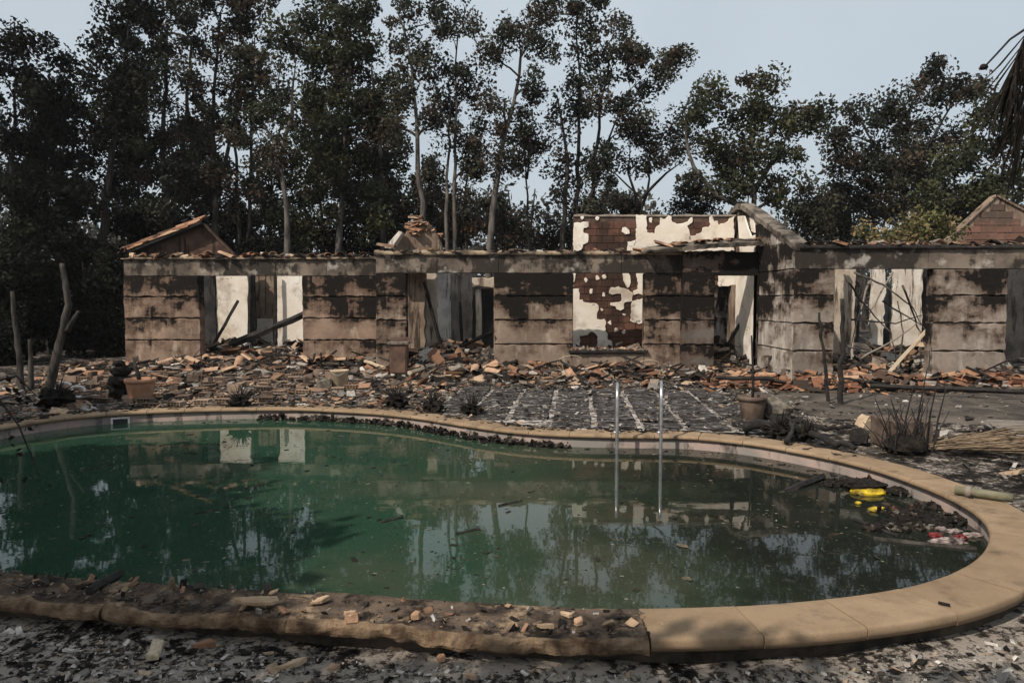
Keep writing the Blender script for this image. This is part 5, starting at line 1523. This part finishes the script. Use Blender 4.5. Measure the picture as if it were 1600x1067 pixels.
GB = 'trees behind the house'
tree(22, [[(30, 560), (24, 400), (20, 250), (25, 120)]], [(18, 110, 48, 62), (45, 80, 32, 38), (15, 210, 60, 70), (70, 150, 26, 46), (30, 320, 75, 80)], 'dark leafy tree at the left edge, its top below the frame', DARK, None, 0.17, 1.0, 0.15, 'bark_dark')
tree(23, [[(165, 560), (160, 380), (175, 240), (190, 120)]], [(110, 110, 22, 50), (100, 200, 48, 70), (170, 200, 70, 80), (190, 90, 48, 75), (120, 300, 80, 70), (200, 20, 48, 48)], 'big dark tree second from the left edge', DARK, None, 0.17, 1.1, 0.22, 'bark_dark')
tree(24, [[(255, 560), (262, 380), (255, 220), (262, 40)], [(262, 380), (285, 230), (300, 60)]], [(250, 40, 70, 70), (250, 150, 75, 75), (270, 260, 70, 70), (300, -20, 60, 60), (215, 320, 60, 60)], 'tall two-stemmed tree above the tiled outbuilding', GREY, None, 0.16, 0.85, 0.16, 'bark_dark')
tree(24.5, [[(338, 560), (338, 380), (332, 200), (345, 20)], [(340, 300), (370, 180), (380, 40)]], [(340, 20, 60, 70), (345, 130, 58, 70), (330, 240, 58, 60), (375, 80, 42, 80), (320, 320, 60, 50)], 'tall open-crowned tree right of the tiled outbuilding roof', GREY, None, 0.16, 0.62, 0.15, 'bark_dark')
tree(25, [[(385, 560), (388, 380), (392, 240), (398, 60)], [(372, 560), (374, 380), (366, 220), (372, 90)]], [(400, 20, 48, 55), (405, 110, 50, 65), (395, 200, 46, 60), (375, 300, 38, 50)], 'thin twin-trunk tree left of the pale leaning trunk', GREY, None, 0.16, 0.62, 0.11, 'bark_dark')
tree(22.5, [[(452, 560), (450, 390), (444, 290), (430, 228), (400, 180)], [(438, 255), (455, 180), (462, 100)]], [(450, 60, 26, 46), (430, 130, 42, 55), (395, 190, 44, 46), (460, 190, 30, 45), (440, 250, 40, 28)], 'tree with pale bare lower trunk bending left above the left doorway', GREEN, None, 0.16, 0.7, 0.16)
tree(25, [[(597, 560), (598, 390), (596, 250), (580, 100)], [(530, 560), (528, 390), (540, 240), (548, 60)]], [(540, 30, 62, 60), (560, 110, 74, 70), (510, 110, 40, 50), (540, 200, 76, 70), (595, 200, 40, 80), (520, 285, 60, 60), (590, 320, 50, 60), (480, 40, 14, 14), (484, 90, 20, 20)], 'broad dense green tree behind the joint of left and middle walls', GREEN, (1.2, 1, 1.2, 0.4), 0.17, 1.15, 0.17)
tree(23, [[(664, 560), (661, 340), (652, 240), (650, 160), (638, 80), (622, 20)]], [(640, 30, 40, 36), (630, 110, 36, 50), (665, 100, 26, 34), (690, 30, 26, 32), (612, 190, 30, 50), (678, 190, 26, 36)], 'slender tree with pale grey trunk rising over the tile heap', GREY, None, 0.15, 0.75, 0.14)
tree(23.5, [[(698, 560), (697, 390), (700, 250), (704, 150)], [(706, 560), (708, 390), (712, 230), (712, 110), (716, 50)]], [(715, 50, 30, 36), (705, 110, 32, 40), (735, 140, 26, 34), (690, 170, 24, 34), (720, 210, 36, 40), (735, 260, 28, 30)], 'pair of close pale trunks with one crown behind the middle wall', GREY, None, 0.15, 0.62, 0.11)
tree(24, [[(728, 560), (727, 390), (730, 270), (736, 190)]], [(745, 230, 30, 40), (728, 310, 26, 40), (745, 340, 26, 30)], 'thin dark tree between the pale pair and the leaning trunk', SCORCH, None, 0.15, 0.55, 0.08, 'bark_dark')
tree(23, [[(764, 560), (764, 390), (772, 300), (785, 225), (806, 150), (814, 90), (838, 45)]], [(775, 90, 26, 36), (800, 60, 24, 30), (835, 60, 24, 32), (770, 170, 26, 40), (825, 130, 24, 40), (800, 190, 28, 30), (845, 20, 22, 22), (780, 250, 28, 26)], 'leaning grey tree curving right behind the middle wall', GREY, None, 0.15, 0.55, 0.15)
tree(24.5, [[(826, 560), (826, 390), (824, 280), (815, 205)], [(824, 280), (832, 210)]], [(815, 215, 16, 22), (838, 220, 18, 22), (812, 255, 14, 12)], 'thin black trunk standing against pale sky mid picture', SCORCH, None, 0.14, 0.45, 0.08, 'bark_dark')
tree(24, [[(900, 560), (899, 390), (905, 240), (908, 140), (900, 50)], [(915, 560), (918, 390), (930, 250), (940, 150), (960, 70)], [(880, 390), (886, 250), (870, 150)], [(918, 330), (950, 220), (985, 140)]],
     [(890, 20, 40, 34), (925, 15, 26, 30), (900, 90, 46, 50), (950, 70, 40, 46), (985, 90, 36, 44), (1000, 150, 30, 40), (940, 150, 52, 50), (890, 170, 36, 50), (1035, 110, 22, 18), (1055, 92, 12, 8), (970, 200, 44, 32), (880, 260, 30, 40), (930, 260, 40, 40), (905, 325, 44, 40)], 'largest multi-stemmed tree above the white patched wall', GREY, None, 0.155, 0.85, 0.13, 'bark_dark')
tree(24.5, [[(1000, 560), (1000, 340), (1003, 310), (960, 270)], [(1003, 310), (1040, 270), (1070, 250)], [(1001, 330), (1015, 280), (1010, 230)], [(1000, 330), (980, 270), (985, 220)]], [(1000, 215, 34, 28), (960, 250, 24, 30), (1045, 225, 34, 30), (1065, 200, 24, 24), (1010, 255, 28, 22)], 'spreading bare-limbed tree over the white patched wall', SCORCH, None, 0.15, 0.6, 0.11, 'bark_dark')
tree(23.5, [[(1180, 560), (1178, 330), (1172, 250), (1175, 170)], [(1178, 330), (1118, 305), (1082, 262), (1074, 215), (1070, 170), (1082, 140)], [(1178, 310), (1130, 250), (1100, 200)], [(1178, 300), (1215, 240), (1240, 200)]],
     [(1110, 150, 26, 30), (1090, 180, 18, 22), (1150, 180, 44, 40), (1185, 140, 28, 24), (1205, 190, 42, 44), (1250, 190, 24, 34), (1272, 180, 12, 12), (1130, 240, 60, 46), (1210, 255, 58, 40), (1160, 290, 66, 30), (1105, 285, 36, 30), (1235, 300, 40, 26)], 'wide rounded green tree behind the gable peak', GREEN, (1, 0.8, 1.4, 0.5), 0.165, 1.0, 0.17)
tree(25, [[(1415, 560), (1415, 330), (1412, 250), (1425, 160)], [(1415, 300), (1370, 230), (1345, 190)], [(1415, 280), (1460, 210), (1490, 160)]],
     [(1460, 112, 14, 20), (1445, 140, 32, 28), (1395, 160, 36, 34), (1345, 180, 34, 28), (1310, 210, 18, 20), (1490, 150, 28, 28), (1520, 140, 14, 12), (1420, 200, 56, 40), (1345, 240, 46, 36), (1480, 220, 46, 44), (1400, 270, 70, 36), (1320, 255, 20, 20)], 'wide rounded grey tree right of the sky gap', GREY, None, 0.165, 1.0, 0.18, 'bark_dark')
tree(22.5, [[(1570, 560), (1568, 330), (1565, 230)]], [(1540, 210, 36, 30), (1585, 200, 40, 50), (1500, 260, 44, 44), (1570, 280, 56, 46), (1470, 310, 44, 36), (1530, 320, 50, 36), (1545, 170, 10, 24)], 'green bushy tree at the right edge above the brick gable', GREEN, (1, 0.8, 1.3, 0.6), 0.165, 1.0, 0.15)
# back row filling the gaps
for (px, py, rx, ry, Y, lb) in ((70, 230, 70, 110, 28, 'tree of the back row left of the two-stemmed tree'), (215, 190, 60, 120, 29, 'tree of the back row behind the big dark left tree'), (305, 250, 60, 100, 30, 'tree of the back row over the outbuilding peak'), (420, 290, 50, 80, 30, 'low tree of the back row behind the bent pale trunk'),
                            (500, 220, 50, 110, 30, 'tree of the back row left of the broad dense tree'), (600, 250, 50, 110, 31, 'tree of the back row left of the tile heap'), (670, 300, 40, 70, 31, 'low tree of the back row behind the slender pale trunk'), (770, 330, 30, 40, 33, 'low tree of the back row beside the leaning trunk'), (960, 320, 60, 40, 31, 'low tree of the back row behind the white patched wall'),
                            (1290, 320, 40, 36, 30, 'low tree of the back row in the right sky gap'), (1410, 280, 80, 60, 30, 'tree of the back row behind the wide grey tree')):
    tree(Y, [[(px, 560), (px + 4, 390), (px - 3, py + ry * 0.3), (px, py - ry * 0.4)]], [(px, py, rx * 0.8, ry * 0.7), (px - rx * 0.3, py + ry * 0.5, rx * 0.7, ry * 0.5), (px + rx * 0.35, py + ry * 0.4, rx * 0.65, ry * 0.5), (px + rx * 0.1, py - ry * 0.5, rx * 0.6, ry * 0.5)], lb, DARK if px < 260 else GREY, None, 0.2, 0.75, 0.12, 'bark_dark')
# shrubs showing over the wall tops
def bush(Y, px, py, rx, ry, label, cols=GREEN, dens=1.0, leaf=0.15, name='shrub', group=None):
    tree(Y, [[(px, 540), (px + 2, py + ry * 0.4), (px, py)], [(px - rx * 0.2, 540), (px - rx * 0.4, py + ry * 0.3), (px - rx * 0.5, py)], [(px + rx * 0.2, 540), (px + rx * 0.4, py + ry * 0.3), (px + rx * 0.5, py)]],
         [(px, py, rx * 0.8, ry), (px - rx * 0.45, py + ry * 0.3, rx * 0.5, ry * 0.8), (px + rx * 0.45, py + ry * 0.25, rx * 0.5, ry * 0.8), (px, py + ry * 0.9, rx * 0.9, ry * 0.7)], label, cols, None, leaf, dens, 0.06, 'bark_dark', group, name, 'shrub', twig=0.2)
bush(28, 700, 330, 44, 60, 'grey shrub low between the pale trunk pair', GREY, 0.8)
bush(29, 800, 345, 40, 44, 'grey shrub low between leaning and thin trunks', GREY, 0.6)
bush(24, 1260, 330, 40, 46, 'grey green shrub just right of the gable coping', GREY)
bush(26, 1330, 310, 50, 50, 'dark shrub under the sky gap at right', GREY)
bush(19.6, 1422, 362, 72, 27, 'yellowing leafy shrub left of the brick gable', OLIVE, 1.3, 0.15)
bush(24, 1480, 330, 50, 40, 'dark green shrub behind the yellowing one', GREEN)
bush(26, 470, 350, 40, 45, 'green shrub behind the pale leaning trunk', GREEN, 1.0)
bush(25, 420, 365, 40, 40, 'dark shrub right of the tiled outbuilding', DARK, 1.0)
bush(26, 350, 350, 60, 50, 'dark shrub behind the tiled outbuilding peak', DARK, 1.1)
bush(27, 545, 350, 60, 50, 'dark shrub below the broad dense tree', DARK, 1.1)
bush(27, 630, 350, 50, 50, 'dark shrub behind the tile heap', DARK, 1.0)
bush(27, 870, 360, 40, 36, 'scorched brown shrub left of the white patched wall', SCORCH, 0.9)
bush(28, 1090, 320, 50, 40, 'dark shrub behind the white patched wall', DARK, 1.0)
bush(27, 1560, 350, 60, 40, 'dark shrub behind the brick gable', DARK, 1.0)
# the shaded wood on the left
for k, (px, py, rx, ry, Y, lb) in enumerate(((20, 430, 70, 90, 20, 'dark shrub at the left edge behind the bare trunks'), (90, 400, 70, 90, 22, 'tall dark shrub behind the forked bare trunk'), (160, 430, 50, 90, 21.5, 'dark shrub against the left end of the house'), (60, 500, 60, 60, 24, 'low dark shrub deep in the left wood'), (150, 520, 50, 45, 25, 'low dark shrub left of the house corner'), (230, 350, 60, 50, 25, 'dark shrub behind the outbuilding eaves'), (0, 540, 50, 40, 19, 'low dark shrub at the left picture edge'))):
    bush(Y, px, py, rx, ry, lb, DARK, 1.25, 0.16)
# bare scorched trunks on the left
def snag(pl, r0, label):
    mb = MB(); root = None
    for pts, r in zip(pl, r0):
        b = gp(*pts[0], 0.0); Y = b.y
        pp = [b + Vector((0, 0, -0.1))] + [at(x, y, Y) for x, y in pts[1:]]
        if root is None: root = empty('bare_tree', (b.x, b.y, 0), label, 'tree')
        else: pp[0] = at(*pts[0], Y0)
        Y0 = Y if root is not None and pts is pl[0][0:] else b.y
        fine = []
        for i in range(len(pp) - 1):
            for s in range(5): fine.append(pp[i].lerp(pp[i + 1], s / 5) + Vector((random.uniform(-1, 1), random.uniform(-1, 1), 0)) * r * 0.15)
        fine.append(pp[-1]); m = len(fine)
        mb = MB(); mb.tube(fine, [r * (1.2 - 0.6 * i / (m - 1)) for i in range(m)], 9, rough=0.08)
        mb.build('trunk', M['bark'], root, True)
def snag2(base, stems, label):
    b = gp(*base, 0.0); root = empty('bare_tree', (b.x, b.y, 0), label, 'tree')
    for j, (pts, r) in enumerate(stems):
        pp = [at(x, y, b.y) for x, y in pts]
        if j == 0: pp = [b + Vector((0, 0, -0.1))] + pp
        fine = []
        for i in range(len(pp) - 1):
            for s in range(5): fine.append(pp[i].lerp(pp[i + 1], s / 5) + Vector((random.uniform(-1, 1), random.uniform(-1, 1), 0)) * r * 0.15)
        fine.append(pp[-1]); m = len(fine)
        mb = MB(); mb.tube(fine, [r * (1.2 - 0.6 * i / (m - 1)) for i in range(m)], 9, rough=0.08)
        mb.build('trunk' if j == 0 else 'limb', M['bark_snag'], root, True)
snag2((72, 614), [([(88, 560), (100, 510), (107, 475), (103, 445), (97, 412)], 0.07), ([(105, 518), (114, 500), (123, 486)], 0.045)], 'bare grey forked trunk standing left of the charred topiary')
snag2((34, 612), [([(30, 560), (24, 510), (19, 455)], 0.055)], 'bare grey trunk at the left edge, leaning left')
snag2((48, 608), [([(49, 570), (46, 530)], 0.05)], 'short bare stump between two bare grey trunks')
# far wood fading in the smoke
cols_far = [(0.06, 0.062, 0.055), (0.08, 0.078, 0.066), (0.05, 0.052, 0.046)]
C = []; Rd = []
for k in range(2400):
    Y = random.uniform(40, 68); x = random.uniform(-62, 62)
    h = 7.6 + 3.2 * fnoise((x, Y, 0), 0.11, 2) + 1.5 * fnoise((x, Y, 0), 0.4, 5)
    C.append(Vector((x, Y, random.random() ** 0.8 * max(2.0, h)))); Rd.append(random.uniform(0.7, 1.5))
V, Fc, t = leaves(C, Rd, 26, 0.36, cols_far, [1, 1, 1])
o = link('distant_wood', np_mesh('distant_wood', V, Fc, t), M['leaf']); tag(o, 'far grey wood seen between the trunks', 'wood', kind='stuff')
mb = MB()
for k in range(170):
    Y = random.uniform(36, 66); x = random.uniform(-50, 50); h = random.uniform(4, 9)
    mb.tube([(x, Y, -0.1), (x + random.uniform(-.3, .3), Y, h * 0.5), (x + random.uniform(-.8, .8), Y, h)], [0.13, 0.1, 0.04], 5)
o = mb.build('distant_trunks', M['bark_dark']); tag(o, 'thin far trunks of the wood behind the ruins', 'wood', kind='stuff')

# burnt palm at the right, its trunk outside the frame
YPm = 8.0
pb = at(1745, 470, YPm)
palm = empty('burnt_palm', (pb.x, YPm, 0), 'burnt palm with hanging dead fronds at the upper right corner', 'palm tree')
top = at(1690, 30, YPm)
mb = MB(); mb.tube([(pb.x, YPm, -0.1), (pb.x - 0.05, YPm, 1.5), (pb.x - 0.2, YPm, 3.2), tuple(top)], [0.22, 0.18, 0.17, 0.2], 12, rough=0.1)
mb.build('trunk', M['bark_dark'], palm, True)
def frond(pts, leaf_dirs, n, L, seed, name='frond'):
    pts = [Vector(p) for p in pts]; mb = MB(); fine = []
    for i in range(len(pts) - 1):
        for s in range(6): fine.append(pts[i].lerp(pts[i + 1], s / 6))
    fine.append(pts[-1]); m = len(fine)
    mb.tube(fine, [0.022 - 0.012 * i / (m - 1) for i in range(m)], 6)
    for k in range(n):
        t = random.uniform(0.25, 1.0); p = fine[int(t * (m - 1))]
        d = Vector((random.gauss(0, 0.24), random.gauss(0, 0.24), -1)).normalized(); l = L * random.uniform(0.5, 1.1)
        q = p + d * l * 0.55 + Vector((random.gauss(0, 0.04), random.gauss(0, 0.04), 0)); e = p + d * l
        w = Vector((random.uniform(-1, 1), random.uniform(-1, 1), 0)).normalized() * 0.014
        b = len(mb.v); mb.v += [tuple(p - w * .5), tuple(p + w * .5), tuple(q - w), tuple(q + w), tuple(e)]
        mb.f += [(b, b + 1, b + 3, b + 2), (b + 2, b + 3, b + 4)]
    return mb.build(name, M['char_soft'], palm)
frond([top, at(1640, 20, YPm), at(1606, 50, YPm), at(1588, 92, YPm), at(1586, 130, YPm)], None, 120, 1.15, 1)
frond([top, at(1660, 25, YPm - .3), at(1625, 70, YPm - .3), at(1608, 130, YPm - .3), at(1600, 200, YPm - .3)], None, 110, 1.1, 2)
frond([top, at(1720, 0, YPm), at(1760, 40, YPm), at(1790, 130, YPm)], None, 90, 1.1, 3)
frond([top, at(1680, 10, YPm + .5), at(1650, 60, YPm + 1.1), at(1640, 160, YPm + 1.2)], None, 90, 1.1, 3)
frond([top, at(1700, 0, YPm - .6), at(1710, 60, YPm - 1.0), at(1715, 160, YPm - 1.1)], None, 90, 1.1, 3)
mb = MB(); st = [top, at(1650, 15, YPm), at(1602, 46, YPm), at(1578, 62, YPm), at(1556, 86, YPm), at(1540, 103, YPm)]
mb.tube(st, [0.02, 0.018, 0.014, 0.012, 0.011, 0.010], 7)
sp = mb.build('flower_stalk', M['char'], palm, True)
c = at(1537, 105, YPm); mb = lump((c.x, c.y, c.z), 0.045, 3, 0.7, 10, 0.2); mb.build('seed_pod', M['char'], sp)

# unseen trees; the left three are added to darken the frame's left side
def shade_tree(x, y, zc, rad, seed, label, flat=0.9, dens=38):
    random.seed(seed)
    root = empty('tree', (x, y, 0), label, 'tree', 'trees beside and behind the camera')
    mb = MB(); mb.tube([(x, y, -0.1), (x + 0.1, y, zc * 0.5), (x, y, zc)], [0.2, 0.15, 0.06], 8); mb.build('trunk', M['bark_dark'], root, True)
    C = []; Rd = []
    for _ in range(int(dens * rad * rad)):
        d = Vector((random.gauss(0, 1), random.gauss(0, 1), random.gauss(0, 1))).normalized() * random.random() ** 0.42
        C.append(Vector((x + d.x * rad, y + d.y * rad, zc + d.z * flat))); Rd.append(0.5)
    V, Fc, t = leaves(C, Rd, 50, 0.2, GREEN, [1, 1, 1, 1]); link('crown', np_mesh('crown', V, Fc, t), M['leaf'], root)
shade_tree(-7.0, 1.0, 4.6, 2.2, 41, 'added unseen tree left of the camera shading the near corner')
shade_tree(-8.6, 3.4, 5.0, 2.2, 42, 'added unseen tree shading the left end of the pool')
shade_tree(-11.6, 7.4, 5.0, 2.3, 43, 'added unseen tree shading the left end of the terrace')
shade_tree(-4.6, -1.2, 4.6, 2.0, 44, 'leafy tree behind the camera to the left', dens=22)
shade_tree(-2.0, -1.3, 4.8, 1.8, 45, 'leafy tree close behind the camera', dens=22)
shade_tree(0.6, -1.5, 4.8, 2.0, 46, 'leafy tree behind the camera to the right', dens=22)
shade_tree(0.9, -0.9, 7.4, 1.7, 47, 'tall leafy tree behind the camera shading the right coping', dens=22)

# burnt shrub hanging in at the left edge
b = Vector((-5.2, 6.6, 0)); sh = empty('burnt_shrub', b, 'burnt shrub with drooping black twigs at the left end of the pool', 'shrub')
C = []; Rd = []
for k in range(12):
    e = at(random.uniform(-60, 70), random.uniform(600, 760), 6.0 + random.uniform(-0.5, 0.8))
    m_ = b.lerp(e, 0.5) + Vector((0, 0, random.uniform(0.5, 1.0)))
    mb = MB(); mb.tube([b + Vector((random.uniform(-.1, .1), 0, 0)), b.lerp(m_, 0.5) + Vector((-0.1, 0, 0.25)), m_, m_.lerp(e, 0.6) + Vector((0, 0, 0.12)), e], [0.022, 0.018, 0.012, 0.008, 0.004], 5, rough=0.1)
    mb.build('twig', M['char'], sh, True)
    for t_ in (0.5, 0.75, 1.0): C.append(m_.lerp(e, t_)); Rd.append(0.13)
V, Fc, t = leaves(C, Rd, 5, 0.05, [(0.02, 0.017, 0.014), (0.04, 0.03, 0.022)], [2, 1]); link('dead_leaves', np_mesh('dead_leaves', V, Fc, t), M['leaf'], sh)

# smoky air round the whole place
HAZE = 0.0004
mb = MB(); mb.box((-150, -140, -1.8), (150, 150, 24))
hz = mb.mesh('haze'); q = bpy.data.materials.new('smoky_air'); q.use_nodes = True; nt = q.node_tree; nt.nodes.clear()
ho = nt.nodes.new('ShaderNodeOutputMaterial'); hv = nt.nodes.new('ShaderNodeVolumePrincipled')
hv.inputs['Color'].default_value = (0.92, 0.94, 0.96, 1); hv.inputs['Density'].default_value = HAZE; hv.inputs['Anisotropy'].default_value = 0.2
nt.links.new(hv.outputs[0], ho.inputs['Volume'])
tag(link('haze', hz, q), kind='stuff')
